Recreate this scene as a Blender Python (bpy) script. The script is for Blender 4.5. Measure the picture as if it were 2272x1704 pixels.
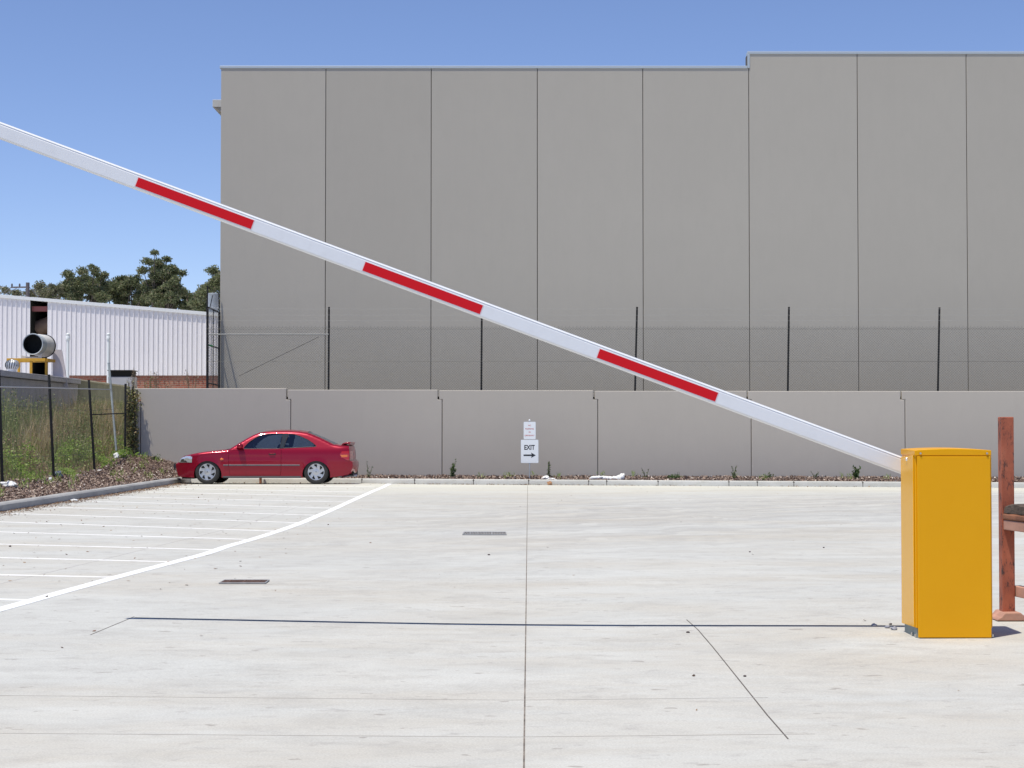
import bpy, bmesh, math, random
import numpy as np
from mathutils import Vector, Matrix
from mathutils.geometry import delaunay_2d_cdt
R = math.radians
random.seed(7); rng = np.random.default_rng(7)
S = bpy.context.scene
for o in list(bpy.data.objects): bpy.data.objects.remove(o)

# ------------------------------------------------------------------ camera, sky, sun
F, HZ, CH = 3700.0, 948.0, 1.378          # focal length in photo pixels, horizon row, eye height
PITCH = math.atan((HZ-852)/F)
cd = bpy.data.cameras.new('camera'); cam = bpy.data.objects.new('camera', cd)
S.collection.objects.link(cam); S.camera = cam
cd.sensor_width = 36; cd.lens = F/2272*36; cd.clip_start = .1; cd.clip_end = 3000
cam.location = (0, 0, CH); cam.rotation_euler = (math.pi/2+PITCH, 0, 0)
SUN = Vector((-.225, -.217, 1)).normalized()
w = bpy.data.worlds.new('World'); S.world = w; w.use_nodes = True
nt = w.node_tree; nt.nodes.clear()
sk = nt.nodes.new('ShaderNodeTexSky'); sk.sky_type = 'NISHITA'; sk.sun_disc = False
sk.sun_elevation = math.asin(SUN.z); sk.sun_rotation = math.atan2(SUN.x, SUN.y)
sk.altitude = 2000; sk.air_density = 1.0; sk.dust_density = 0.; sk.ozone_density = 6
bg = nt.nodes.new('ShaderNodeBackground'); bg.inputs[1].default_value = .145
wo = nt.nodes.new('ShaderNodeOutputWorld')
tn = nt.nodes.new('ShaderNodeMix'); tn.data_type = 'RGBA'; tn.blend_type = 'MULTIPLY'; tn.inputs[0].default_value = 1
tn.inputs[7].default_value = (1.10, .965, 1.0, 1)      # this air is a touch more violet than the default sky
nt.links.new(sk.outputs[0], tn.inputs[6]); nt.links.new(tn.outputs[2], bg.inputs[0]); nt.links.new(bg.outputs[0], wo.inputs[0])
sl = bpy.data.lights.new('sun', 'SUN'); sl.energy = 4.7; sl.angle = R(.5); sl.color = (1, .935, .815)
so = bpy.data.objects.new('sun', sl); S.collection.objects.link(so)
so.rotation_euler = SUN.to_track_quat('Z', 'Y').to_euler()
S.view_settings.view_transform = 'Standard'; S.view_settings.look = 'None'
S.view_settings.exposure = 0; S.view_settings.gamma = 1

# ------------------------------------------------------------------ helpers
def at(px, py, Y):
    """world point at distance Y that the photo shows at photo pixel (px, py)"""
    u = (px-1136)/F; v = (852-py)/F
    dy = math.cos(PITCH)-v*math.sin(PITCH); dz = math.sin(PITCH)+v*math.cos(PITCH)
    t = Y/dy
    return Vector((u*t, Y, CH+dz*t))
def kz(X): return -.07-.006*(max(X, -8.3)+3.87)
def gz(X, Y):
    s_ = max(33., 41.0-max(0., X+3.5)*.45)
    if Y < s_:                              # slab sags about 2 cm in front of the barrier
        return -.024*math.exp(-((X-.0)/2.1)**2-((Y-12.)/2.6)**2)
    return kz(X)*min(1., (Y-s_)/(42.6-s_))
def gp(px, py):
    """photo pixel -> point on the paved ground"""
    Y = CH*F/(py-HZ)
    for _ in range(30):
        X = (px-1136)/F*Y
        Y = .5*Y+.5*(CH-gz(X, Y))*F/(py-HZ)
    return Vector(((px-1136)/F*Y, Y, gz((px-1136)/F*Y, Y)))
def smooth(a, b, x):
    t = min(1, max(0, (x-a)/(b-a))); return t*t*(3-2*t)
def tag(o, label=None, cat=None, group=None, kind=None):
    if label: o['label'] = label
    if cat: o['category'] = cat
    if group: o['group'] = group
    if kind: o['kind'] = kind
    return o
def empty(name, loc=(0, 0, 0), rz=0):
    o = bpy.data.objects.new(name, None); S.collection.objects.link(o)
    o.location = loc; o.rotation_euler = (0, 0, rz); o.empty_display_size = .1
    return o
def copy_tree(o, parent=None):
    c = o.copy(); S.collection.objects.link(c)
    if parent: c.parent = parent
    for ch in list(o.children): copy_tree(ch, c)
    return c

class MB:
    def __init__(s): s.v = []; s.f = []; s.m = []; s.mi = 0
    def add(s, vs, fs):
        b = len(s.v); s.v += [tuple(v) for v in vs]
        for f in fs: s.f.append(tuple(b+i for i in f)); s.m.append(s.mi)
        return s
    def box(s, x0, x1, y0, y1, z0, z1, M=None):
        vs = [Vector((x, y, z)) for z in (z0, z1) for y in (y0, y1) for x in (x0, x1)]
        if M: vs = [M @ v for v in vs]
        return s.add(vs, [(0, 2, 3, 1), (4, 5, 7, 6), (0, 1, 5, 4), (2, 6, 7, 3), (0, 4, 6, 2), (1, 3, 7, 5)])
    def tube(s, p, q, r, n=8, r2=None, cap=True):
        p = Vector(p); q = Vector(q); d = (q-p)
        if d.length < 1e-6: return s
        a = d.orthogonal().normalized(); b = d.cross(a).normalized(); r2 = r if r2 is None else r2
        vs = []
        for c, rr in ((p, r), (q, r2)):
            for i in range(n):
                t = 2*math.pi*(i+.5)/n; vs.append(c+rr*(math.cos(t)*a+math.sin(t)*b))
        fs = [(i, (i+1) % n, n+(i+1) % n, n+i) for i in range(n)]
        if cap: fs += [tuple(reversed(range(n))), tuple(range(n, 2*n))]
        return s.add(vs, fs)
    def path(s, pts, rad, n=8):
        for i in range(len(pts)-1):
            r0 = rad[i] if isinstance(rad, (list, tuple)) else rad
            r1 = rad[i+1] if isinstance(rad, (list, tuple)) else rad
            s.tube(pts[i], pts[i+1], r0, n, r1)
        return s
    def lathe(s, prof, n=24, M=None, axis='Z'):
        vs = []
        for r, h in prof:
            for i in range(n):
                t = 2*math.pi*i/n
                v = Vector((r*math.cos(t), r*math.sin(t), h)) if axis == 'Z' else Vector((r*math.cos(t), h, r*math.sin(t)))
                vs.append(M @ v if M else v)
        fs = []
        for k in range(len(prof)-1):
            for i in range(n):
                j = (i+1) % n; fs.append((k*n+i, k*n+j, (k+1)*n+j, (k+1)*n+i))
        return s.add(vs, fs)
    def prism(s, poly, y0, y1, M=None):       # polygon in XZ swept along Y
        n = len(poly)
        vs = [Vector((x, y0, z)) for x, z in poly]+[Vector((x, y1, z)) for x, z in poly]
        if M: vs = [M @ v for v in vs]
        fs = [tuple(range(n)), tuple(reversed(range(n, 2*n)))]
        fs += [(i, n+i, n+(i+1) % n, (i+1) % n) for i in range(n)]
        return s.add(vs, fs)
    def build(s, name, mat, parent=None, smooth=False, bevel=0, seg=2, fix=True):
        me = bpy.data.meshes.new(name); me.from_pydata(s.v, [], s.f)
        mats = mat if isinstance(mat, (list, tuple)) else [mat]
        for m in mats: me.materials.append(m)
        if len(mats) > 1: me.polygons.foreach_set('material_index', s.m)
        if fix:
            bm = bmesh.new(); bm.from_mesh(me)
            bmesh.ops.recalc_face_normals(bm, faces=bm.faces); bm.to_mesh(me); bm.free()
        if smooth:
            me.polygons.foreach_set('use_smooth', [True]*len(me.polygons))
            if smooth != 'all': me.set_sharp_from_angle(angle=R(smooth if smooth is not True else 35))
        me.update()
        o = bpy.data.objects.new(name, me); S.collection.objects.link(o)
        if parent: o.parent = parent
        if bevel:
            b = o.modifiers.new('bevel', 'BEVEL'); b.width = bevel; b.segments = seg; b.limit_method = 'ANGLE'; b.angle_limit = R(40)
        return o

def quads_object(name, C, A, B, mat, parent=None, bend=0):
    """many small leaf faces: centres C, half axes A (length) and B (width): pointed leaves, two triangles"""
    n = len(C); V = np.empty((n, 4, 3)); V[:, 0] = C-A; V[:, 1] = C-B; V[:, 2] = C+A; V[:, 3] = C+B
    me = bpy.data.meshes.new(name); me.vertices.add(n*4); me.vertices.foreach_set('co', V.reshape(-1).astype(np.float32))
    me.loops.add(n*4); me.loops.foreach_set('vertex_index', np.arange(n*4, dtype=np.int32))
    me.polygons.add(n); me.polygons.foreach_set('loop_start', np.arange(0, n*4, 4, dtype=np.int32))
    me.polygons.foreach_set('loop_total', np.full(n, 4, dtype=np.int32))
    me.materials.append(mat); me.update(calc_edges=True); me.validate()
    o = bpy.data.objects.new(name, me); S.collection.objects.link(o)
    if parent: o.parent = parent
    return o
def unit(n):
    v = rng.normal(size=(n, 3)); return v/np.linalg.norm(v, axis=1)[:, None]
def leaf_axes(n, L, Wd, up=0.):
    a = unit(n); a[:, 2] += up; a /= np.linalg.norm(a, axis=1)[:, None]
    b = np.cross(a, unit(n)); b /= (np.linalg.norm(b, axis=1)[:, None]+1e-9)
    l = L*rng.uniform(.6, 1.3, n)[:, None]; return a*l*.5, b*(Wd/L)*l*.5

# ------------------------------------------------------------------ materials
def mat(name, col=(.5, .5, .5), rough=.6, metal=0., coat=0., spec=.5):
    m = bpy.data.materials.new(name); m.use_nodes = True
    b = m.node_tree.nodes['Principled BSDF']
    b.inputs['Base Color'].default_value = (*col, 1); b.inputs['Roughness'].default_value = rough
    b.inputs['Metallic'].default_value = metal; b.inputs['Coat Weight'].default_value = coat
    b.inputs['Coat Roughness'].default_value = .06; b.inputs['Specular IOR Level'].default_value = spec
    return m
class N:
    """tiny node-graph helper"""
    def __init__(s, m): s.m = m; s.t = m.node_tree; s.b = s.t.nodes['Principled BSDF']; s.tc = None
    def n(s, t, **k):
        x = s.t.nodes.new(t)
        for a, v in k.items(): setattr(x, a, v)
        return x
    def l(s, a, b): s.t.links.new(a, b)
    def coord(s, sc=(1, 1, 1), loc=(0, 0, 0), rot=(0, 0, 0), kind='Object'):
        if not s.tc: s.tc = s.n('ShaderNodeTexCoord')
        mp = s.n('ShaderNodeMapping'); mp.inputs[1].default_value = loc; mp.inputs[2].default_value = rot; mp.inputs[3].default_value = sc
        s.l(s.tc.outputs[kind], mp.inputs[0]); return mp.outputs[0]
    def noise(s, scale, sc=(1, 1, 1), detail=4, rough=.55, dist=0, loc=(0, 0, 0), rot=(0, 0, 0)):
        x = s.n('ShaderNodeTexNoise'); x.inputs['Scale'].default_value = scale; x.inputs['Detail'].default_value = detail
        x.inputs['Roughness'].default_value = rough; x.inputs['Distortion'].default_value = dist
        s.l(s.coord(sc, loc, rot), x.inputs['Vector']); return x.outputs['Fac']
    def ramp(s, fac, stops):
        x = s.n('ShaderNodeValToRGB'); e = x.color_ramp.elements
        while len(e) < len(stops): e.new(.5)
        for i, (p, c) in enumerate(stops):
            e[i].position = p; e[i].color = (*c, 1) if not isinstance(c, (int, float)) else (c, c, c, 1)
        s.l(fac, x.inputs[0]); return x.outputs[0]
    def mix(s, fac, a, b, mode='MIX'):
        x = s.n('ShaderNodeMix', data_type='RGBA', blend_type=mode)
        for i, v in ((0, fac), (6, a), (7, b)):
            if hasattr(v, 'links'): s.l(v, x.inputs[i])
            else: x.inputs[i].default_value = v if i == 0 else (*v, 1)
        return x.outputs[2]
    def math(s, op, a, b=None, c=None):
        x = s.n('ShaderNodeMath', operation=op)
        for i, v in ((0, a), (1, b), (2, c)):
            if v is None: continue
            if hasattr(v, 'links'): s.l(v, x.inputs[i])
            else: x.inputs[i].default_value = v
        return x.outputs[0]
    def sep(s):
        if not s.tc: s.tc = s.n('ShaderNodeTexCoord')
        x = s.n('ShaderNodeSeparateXYZ'); s.l(s.tc.outputs['Object'], x.inputs[0]); return x.outputs
    def color(s, c): s.l(c, s.b.inputs['Base Color'])
    def rough(s, c): s.l(c, s.b.inputs['Roughness'])
    def bump(s, h, strength=.3, dist=.01):
        x = s.n('ShaderNodeBump'); x.inputs['Strength'].default_value = strength; x.inputs['Distance'].default_value = dist
        s.l(h, x.inputs['Height']); s.l(x.outputs[0], s.b.inputs['Normal'])
    def island(s):
        x = s.n('ShaderNodeNewGeometry'); return x.outputs['Random Per Island']

def var_mat(name, col, amt=.12, scale=3, rough=.6, metal=0, bump=0, bscale=80, coat=0, tint=None):
    m = mat(name, col, rough, metal, coat); g = N(m)
    f = g.noise(scale, detail=6, rough=.6)
    d = tuple(c*(1-amt) for c in col); l = tuple(min(1, c*(1+amt)) for c in (tint or col))
    g.color(g.ramp(f, [(.3, d), (.7, l)]))
    if bump: g.bump(g.noise(bscale, detail=3), bump, .004)
    return m
def leaf_mat(name, stops, rough=.5, trans=.25):
    m = mat(name, (.1, .1, .1), rough); g = N(m)
    c = g.ramp(g.island(), stops); g.color(c)
    tr = g.n('ShaderNodeBsdfTranslucent'); g.l(c, tr.inputs[0])
    mx = g.n('ShaderNodeMixShader'); mx.inputs[0].default_value = trans
    out = g.t.nodes['Material Output']
    g.l(g.b.outputs[0], mx.inputs[1]); g.l(tr.outputs[0], mx.inputs[2]); g.l(mx.outputs[0], out.inputs[0])
    return m

def concrete_mat():
    m = mat('concrete_paving', (.5, .5, .5), .75, spec=.3); g = N(m)
    X, Y, Z = g.sep()
    base = g.ramp(g.noise(.22, sc=(1, .8, 1), detail=5, rough=.6), [(.3, (.565, .555, .535)), (.5, (.60, .592, .575)), (.72, (.63, .62, .60))])
    # beige dirt staining
    st = g.ramp(g.noise(.45, sc=(.4, 1.2, 1), detail=7, rough=.7, dist=.4, loc=(5, 2, 0)), [(.42, 0.), (.64, 1.)])
    c = g.mix(g.math('MULTIPLY', st, .42), base, (.54, .46, .365))
    # streaks left by the trowel machine and by tyres
    s1 = g.ramp(g.noise(1.7, sc=(1., 1.5, 1), detail=8, rough=.68, dist=.8), [(.48, 0.), (.64, 1.)])
    c = g.mix(g.math('MULTIPLY', s1, .36), c, (.43, .41, .39))
    s2 = g.ramp(g.noise(4.6, sc=(1., 1.7, 1), detail=6, rough=.7, dist=.3, loc=(3, 9, 0)), [(.56, 0.), (.68, 1.)])
    c = g.mix(g.math('MULTIPLY', s2, .42), c, (.36, .33, .32))
    s3 = g.ramp(g.noise(.9, sc=(.8, 1.8, 1), detail=8, rough=.7, loc=(11, 4, 0)), [(.36, 1.), (.5, 0.)])
    c = g.mix(g.math('MULTIPLY', s3, .4), c, (.70, .695, .675))
    # small dark chips and rust-brown spots with a shape of their own
    s4 = g.ramp(g.noise(3.2, sc=(1.3, 2.6, 1), detail=3, rough=.5, loc=(21, 14, 0)), [(.685, 0.), (.71, 1.)])
    c = g.mix(g.math('MULTIPLY', s4, .5), c, (.24, .20, .18))
    s5 = g.ramp(g.noise(9, sc=(.8, 1.6, 1), detail=2, rough=.5, loc=(1, 44, 0)), [(.71, 0.), (.74, 1.)])
    c = g.mix(g.math('MULTIPLY', s5, .6), c, (.25, .21, .19))
    # curved tyre rubbing where lorries turn
    dx = g.math('SUBTRACT', X, 14.); dy = g.math('MULTIPLY', g.math('SUBTRACT', Y, 4.), .86)
    rr = g.math('SQRT', g.math('ADD', g.math('MULTIPLY', dx, dx), g.math('MULTIPLY', dy, dy)))
    rn = g.math('ADD', rr, g.math('MULTIPLY', g.noise(.6, detail=3, loc=(2, 7, 0)), 2.2))
    wv = g.n('ShaderNodeTexNoise', noise_dimensions='1D'); wv.inputs['Scale'].default_value = 2.6; wv.inputs['Detail'].default_value = 5
    g.l(rn, wv.inputs['W'])
    band = g.ramp(g.math('DIVIDE', rr, 50.), [(.33, 0.), (.42, .9), (.49, 1.), (.58, 0.)])
    tyre = g.math('MULTIPLY', g.ramp(wv.outputs[0], [(.42, 0.), (.58, 1.)]), band)
    xr = g.n('ShaderNodeMapRange'); xr.inputs[1].default_value = -4; xr.inputs[2].default_value = 1; g.l(X, xr.inputs[0])
    tyre = g.math('MULTIPLY', tyre, xr.outputs[0])
    c = g.mix(g.math('MULTIPLY', tyre, .48), c, (.38, .365, .365))
    # pale dried silt washed into the gutter
    silt = g.n('ShaderNodeMapRange'); silt.inputs[1].default_value = 33.5; silt.inputs[2].default_value = 39.; g.l(Y, silt.inputs[0])
    sn = g.math('MULTIPLY', silt.outputs[0], g.ramp(g.noise(.8, sc=(.3, 1, 1), detail=5), [(.3, .45), (.6, 1.)]))
    c = g.mix(g.math('MULTIPLY', sn, .75), c, (.76, .735, .64))
    # fine grain
    c = g.mix(1., c, (.812, .832, .812), 'MULTIPLY')
    gr = g.noise(90, detail=3, rough=.7)
    c = g.mix(.2, c, g.ramp(gr, [(.3, .25), (.7, .95)]), 'OVERLAY')
    g.color(c)
    g.bump(g.mix(.5, g.noise(60, detail=5, rough=.7), g.noise(6, sc=(.5, 2, 1), detail=5)), .16, .006)
    return m

def wall_paint(name, col, ang=0):
    m = mat(name, col, .85, spec=.2); g = N(m)
    a = g.noise(.35, detail=5, rough=.6); b = g.noise(2.5, sc=(1.2, 1, .55), detail=6, rough=.65, loc=(4, 0, 3))
    c = g.mix(a, tuple(x*.955 for x in col), tuple(min(1, x*1.035) for x in col))
    c = g.mix(g.math('MULTIPLY', g.ramp(b, [(.42, 0.), (.7, 1.)]), .32), c, tuple(x*.93 for x in col))
    s = g.noise(3.0, sc=(3, 1, .12), detail=4, loc=(0, 0, 8))
    c = g.mix(g.math('MULTIPLY', g.ramp(s, [(.54, 0.), (.76, 1.)]), .13), c, tuple(x*.88 for x in col))
    oi = g.n('ShaderNodeObjectInfo'); k = g.math('MULTIPLY_ADD', oi.outputs['Random'], .07, .965)
    c = g.mix(1., c, k, 'MULTIPLY')
    g.color(c); g.bump(g.mix(.5, g.noise(45, detail=4, rough=.7), g.noise(3, detail=4)), .22, .012)
    return m

M = {}
M['concrete'] = concrete_mat()
M['bwall'] = wall_paint('painted_precast_grey', (.458, .433, .382))
M['rwall'] = wall_paint('painted_retaining_grey', (.495, .458, .405))
M['cap'] = mat('cap_flashing', (.5, .56, .6), .4, .3)
M['joint'] = mat('joint_sealant', (.10, .09, .08), .9); M['pjoint'] = mat('paving_joint_filler', (.17, .15, .13), .9); g = N(M['pjoint'])
g.color(g.ramp(g.noise(6, detail=8, rough=.8), [(.35, (.07, .06, .05)), (.55, (.22, .19, .16)), (.68, (.42, .38, .33))]))
M['jointlight'] = mat('shallow_saw_joint', (.36, .34, .31), .9)
M['jointfaint'] = mat('faint_saw_joint', (.46, .445, .42), .9)
M['black'] = mat('black_steel', (.012, .012, .014), .45)
M['blackpost'] = var_mat('black_coated_post', (.009, .009, .010), .3, 6, .75)
M['wire'] = mat('chain_wire', (.085, .09, .09), .5, .3)
M['galv'] = var_mat('galvanised_steel', (.5, .52, .54), .15, 8, .4, .6)
M['barb'] = mat('barbed_wire', (.36, .37, .37), .6, .1)
M['line'] = mat('white_line_paint', (.83, .84, .83), .6); g = N(M['line'])
g.color(g.mix(g.math('MULTIPLY', g.ramp(g.noise(7, detail=8, rough=.75), [(.5, 0.), (.66, 1.)]), .5), (.83, .84, .83), (.60, .59, .56))); g.bump(g.noise(60, detail=4), .12, .004)
M['worn'] = None
M['kerb'] = None
M['mulchbed'] = None
M['chips'] = leaf_mat('bark_chips', [(0, (.12, .08, .065)), (.35, (.21, .145, .115)), (.6, (.30, .215, .17)), (.82, (.34, .25, .19)), (.955, (.5, .42, .35)), (1, (.75, .7, .64))], .8, 0.)
M['leaflitter'] = leaf_mat('leaf_litter', [(0, (.06, .035, .02)), (.5, (.17, .09, .05)), (1, (.34, .23, .13))], .8, 0.)
m = M['kerb'] = mat('kerb_concrete', (.55, .55, .52), .8); g = N(m)
c = g.ramp(g.noise(.9, sc=(.8, .8, 1), detail=6, rough=.7), [(.3, (.46, .46, .43)), (.6, (.57, .57, .54)), (.8, (.64, .635, .60))])
c = g.mix(g.math('MULTIPLY', g.ramp(g.noise(2.6, sc=(1, 1, 3), detail=7, rough=.75, loc=(3, 0, 0)), [(.5, 0.), (.72, 1.)]), .55), c, (.36, .35, .28))
g.color(c); g.bump(g.noise(40, detail=5), .25, .01)
m = M['sidekerb'] = mat('weathered_kerb_concrete', (.4, .4, .4), .85); g = N(m)
c = g.ramp(g.noise(1.6, sc=(1, 1, 2), detail=7, rough=.7), [(.3, (.30, .30, .30)), (.6, (.40, .40, .39)), (.8, (.50, .49, .47))])
g.color(c); g.bump(g.noise(40, detail=5), .3, .01)
m = M['mulchbed'] = mat('bark_mulch_soil', (.1, .05, .04), .95); g = N(m)
c = g.ramp(g.noise(14, detail=8, rough=.8), [(.3, (.06, .04, .03)), (.5, (.14, .09, .07)), (.66, (.22, .15, .11)), (.8, (.38, .31, .25))])
g.color(c); g.bump(g.noise(22, detail=6, rough=.8), 1., .05)
m = M['dirt'] = mat('dry_soil', (.2, .16, .1), .95); g = N(m)
g.color(g.ramp(g.noise(.7, detail=8, rough=.75), [(.3, (.10, .085, .045)), (.55, (.19, .155, .09)), (.75, (.27, .22, .14))])); g.bump(g.noise(6, detail=6), .6, .05)
m = M['bark'] = mat('eucalypt_bark', (.3, .25, .2), .9); g = N(m)
g.color(g.ramp(g.noise(3, sc=(3, 3, .7), detail=6), [(.3, (.05, .045, .035)), (.7, (.13, .11, .09))]))

# ------------------------------------------------------------------ setting: ground, paving, beds, kerbs
def grid(name, x0, x1, nx, y0, y1, ny, zf, mt, kind='structure'):
    mb = MB(); vs = []
    for j in range(ny+1):
        for i in range(nx+1):
            x = x0+(x1-x0)*i/nx; y = y0+(y1-y0)*j/ny; vs.append((x, y, zf(x, y)))
    fs = [(j*(nx+1)+i, j*(nx+1)+i+1, (j+1)*(nx+1)+i+1, (j+1)*(nx+1)+i) for j in range(ny) for i in range(nx)]
    mb.add(vs, fs); o = mb.build(name, mt, smooth='all', fix=False); tag(o, kind=kind); return o
grid('ground', -900, 900, 4, -400, 1400, 4, lambda x, y: -.7, M['dirt'])
# left edge of the paving follows the side kerb
def kx(Y): return -8.35+.15*(Y-27.2)/15.4
mb = MB(); vs = []; ys = [-60, -20, 0, 4]+[4.5+.5*i for i in range(32)]+[22, 25, 30, 33, 34, 35, 36, 37, 38, 39, 40, 40.6, 41, 41.5, 42, 42.65]
xs = [-60, -30, -8.33, -7, -6.2]+[-6+.5*i for i in range(25)]+[7, 10, 15, 25, 60]
for y in ys:
    for i, x in enumerate(xs):
        xx = x if y < -30 else (max(x, kx(y)-.02) if i >= 2 else kx(y)-.02-.001*(2-i))
        vs.append((xx, y, gz(xx, y)))
nx = len(xs)
mb.add(vs, [(j*nx+i, j*nx+i+1, (j+1)*nx+i+1, (j+1)*nx+i) for j in range(len(ys)-1) for i in range(nx-1)])
tag(mb.build('paving', M['concrete'], fix=False), kind='structure')

# kerbs: real 140 mm step with rounded arris, cast in lengths
def kerb_run(name, pts, hgt, wid, mt, joints, side):
    """pts: foot line of the kerb face; side: +1 if the bed lies left of the walking direction"""
    mb = MB(); L = 0
    prof = [(0, -.05), (.006, hgt-.045), (.02, hgt-.014), (.045, hgt), (wid-.02, hgt), (wid, hgt-.02), (wid, -.05)]
    for a, b in joints:
        rings = []
        for t in (a, b):
            p = pts[0].lerp(pts[1], t)
            d = (pts[1]-pts[0]).normalized(); n = Vector((-d.y, d.x, 0))*side
            rings.append([Vector((p.x, p.y, p.z))+n*u+Vector((0, 0, v)) for u, v in prof])
        k = len(prof); mb.add(rings[0]+rings[1], [(i, (i+1) % k, k+(i+1) % k, k+i) for i in range(k)]+[tuple(range(k)), tuple(range(k, 2*k))])
    return tag(mb.build(name, mt, smooth=30), kind='structure')
A = Vector((kx(42.6), 42.6, kz(kx(42.6)))); B = Vector((34, 42.6, kz(34)))
jx = [(p-1136)/86.9 for p in (700, 803, 920, 1050.5, 1173, 1306, 1346, 1460, 1617, 1680, 1761, 1914, 2040, 2170, 2300)]
jt = [0]+[(x-A.x)/(B.x-A.x) for x in jx]+[.8, .9, 1]
gap = .009/(B.x-A.x)
kerb_run('kerb', [A, B], .14, .15, M['kerb'], [(jt[i]+gap, jt[i+1]-gap) for i in range(len(jt)-1)], 1)
mb = MB()
for x in jx: mb.box(x-.02, x+.02, 42.607, 42.72, kz(x)-.04, kz(x)+.125)
tag(mb.build('kerb_joint', M['joint']), kind='structure')
A2 = Vector((kx(12), 12, 0)); B2 = Vector((kx(42.6), 42.6, kz(-8.2)))
n2 = 14
mb = MB()
P2 = [Vector((kx(y), y, gz(kx(y), y))) for y in np.linspace(-8, 42.75, 56)]
prof = [(0, -.05), (0, .10), (.02, .128), (.05, .14), (.14, .14), (.15, .12), (.15, -.05)]
vs = []
for p in P2:
    for u, v in prof: vs.append((p.x-u, p.y, p.z+v+.004*random.uniform(-1, 1)*(v > 0)))
k = len(prof)
mb.add(vs, [(j*k+i, j*k+i+1, (j+1)*k+i+1, (j+1)*k+i) for j in range(len(P2)-1) for i in range(k-1)])
mb.add(vs[:k], [tuple(range(k))])
tag(mb.build('side_kerb', M['sidekerb'], smooth=30), kind='structure')

# garden bed of bark mulch
def hnoise(x, y, s=1.):
    return (math.sin(x*2.1*s+1.3*math.sin(y*1.7*s))+math.sin(y*2.9*s+.8*math.sin(x*2.3*s+2))+.5*math.sin((x+y)*5.3*s))/2.5
def bedz(x, y):
    back = smooth(-8.3, -8.8, x) if x < -8.2 else 0
    z = .055+kz(x)*.5+.045*smooth(42.75, 44.3, y)+.02*hnoise(x, y, 1.6)
    if x < -8.0:
        t = smooth(-8.45, -10.4, x); zl = .105+.15*t+.03*hnoise(x, y, 1.2)*t
        mound = .34*math.exp(-((x+10.1)/.95)**2-((y-44.3)/2.2)**2)
        zl += mound; bank = .7*smooth(-10.7, -13.6, x)
        z = z*(1-smooth(-8.0, -8.5, x))+zl*smooth(-8.0, -8.5, x)+bank
        z += .18*math.exp(-((x+9.0)/.8)**2-((y-44.5)/1.3)**2)
    return z
grid('garden_bed', -8.30, 34, 300, 42.74, 44.66, 18, bedz, M['mulchbed'])
grid('side_garden_bed', -26, -8.48, 110, -6, 47.5, 240, bedz, M['mulchbed'])
grid('upper_ground', -9.7, 160, 60, 44.8, 260, 40, lambda x, y: 2.2, M['dirt'])
grid('added_bounce_slab', -40, -10.5, 4, 58.5, 69.9, 2, lambda x, y: 2.05, M['concrete'])  # unseen pale slab, added to bounce sunlight onto the shed wall
grid('back_ground', -60, -9.6, 100, 47.4, 260, 60, lambda x, y: (.32+.68*smooth(-10.9, -13.6, x))+(1.68-.68*smooth(-10.9, -13.6, x))*smooth(50, 58, y)+.05*hnoise(x, y, .3), M['dirt'])

# painted lines (sheets 4 mm above the slab)
def strip(mb, pts, wid, dz=.002):
    vs = []
    for i, p in enumerate(pts):
        a = pts[max(0, i-1)]; b = pts[min(len(pts)-1, i+1)]; d = (b-a); d.z = 0; d.normalize(); n = Vector((-d.y, d.x, 0))*wid/2
        z0 = [gz(q.x, q.y) for q in (p-n, p+n)]
        vs += [((p-n).x, (p-n).y, z0[0]-.004), ((p-n).x, (p-n).y, z0[0]+dz), ((p+n).x, (p+n).y, z0[1]+dz), ((p+n).x, (p+n).y, z0[1]-.004)]
    mb.add(vs, [(4*i+j, 4*i+j+1, 4*i+j+5, 4*i+j+4) for i in range(len(pts)-1) for j in range(3)])
def seg(a, b, n=10): return [a.lerp(b, i/n) for i in range(n+1)]
curve_px = [(-60, 1368), (0, 1352), (70.7, 1332.5), (133, 1315), (190, 1299.5), (249.5, 1283), (312, 1266.5), (384.7, 1247.5), (460, 1227.5), (502, 1213), (565, 1195), (617, 1178.5), (669, 1160), (704, 1145), (741.5, 1129), (773, 1114.5), (804, 1100.5), (830, 1089), (852, 1080)]
cp = [gp(*p) for p in curve_px]
def catmull(P, n=6):
    out = []
    for i in range(len(P)-1):
        p0 = P[max(0, i-1)]; p1 = P[i]; p2 = P[i+1]; p3 = P[min(len(P)-1, i+2)]
        for k in range(n):
            t = k/n; out.append(.5*((2*p1)+(p2-p0)*t+(2*p0-5*p1+4*p2-p3)*t*t+(3*p1-p0-3*p2+p3)*t**3))
    return out+[P[-1]]
cp.append(Vector((-3.02, 42.55, gz(-3.02, 42.55))))
mb = MB(); strip(mb, catmull(cp), .135, .0032); tag(mb.build('road_markings', M['line'], fix=False), kind='structure'); mb = MB()
bays = [((-40, 1327.5), (72, 1330.6)), ((-40, 1273.6), (256, 1279.8)), ((-40, 1235.5), (388, 1245.9)), ((-40, 1205.6), (480, 1219.2)),
        ((-40, 1178.4), (563, 1196.6)), ((-40, 1156), (615, 1178)), ((-20, 1137.4), (665, 1159.4)), ((89.4, 1124), (704, 1143)), ((164, 1111), (740, 1127)),
        ((261, 1102), (771, 1113.7)), ((295, 1090.8), (798, 1101.6)), ((349, 1083), (814, 1092))]
for a, b in bays: strip(mb, seg(gp(*a), gp(*b)), .10 if a[1] > 1100 else .13, .002)
strip(mb, seg(gp(424, 1076.8), gp(835, 1080)), .14, .002)
m = M['wornline'] = mat('worn_white_line_paint', (.75, .75, .73), .7); g = N(m)
g.color(g.mix(g.ramp(g.noise(4, detail=8, rough=.8), [(.5, 0.), (.68, 1.)]), (.79, .79, .77), (.58, .575, .55)))
tag(mb.build('road_markings', M['wornline'], fix=False), kind='structure')
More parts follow.
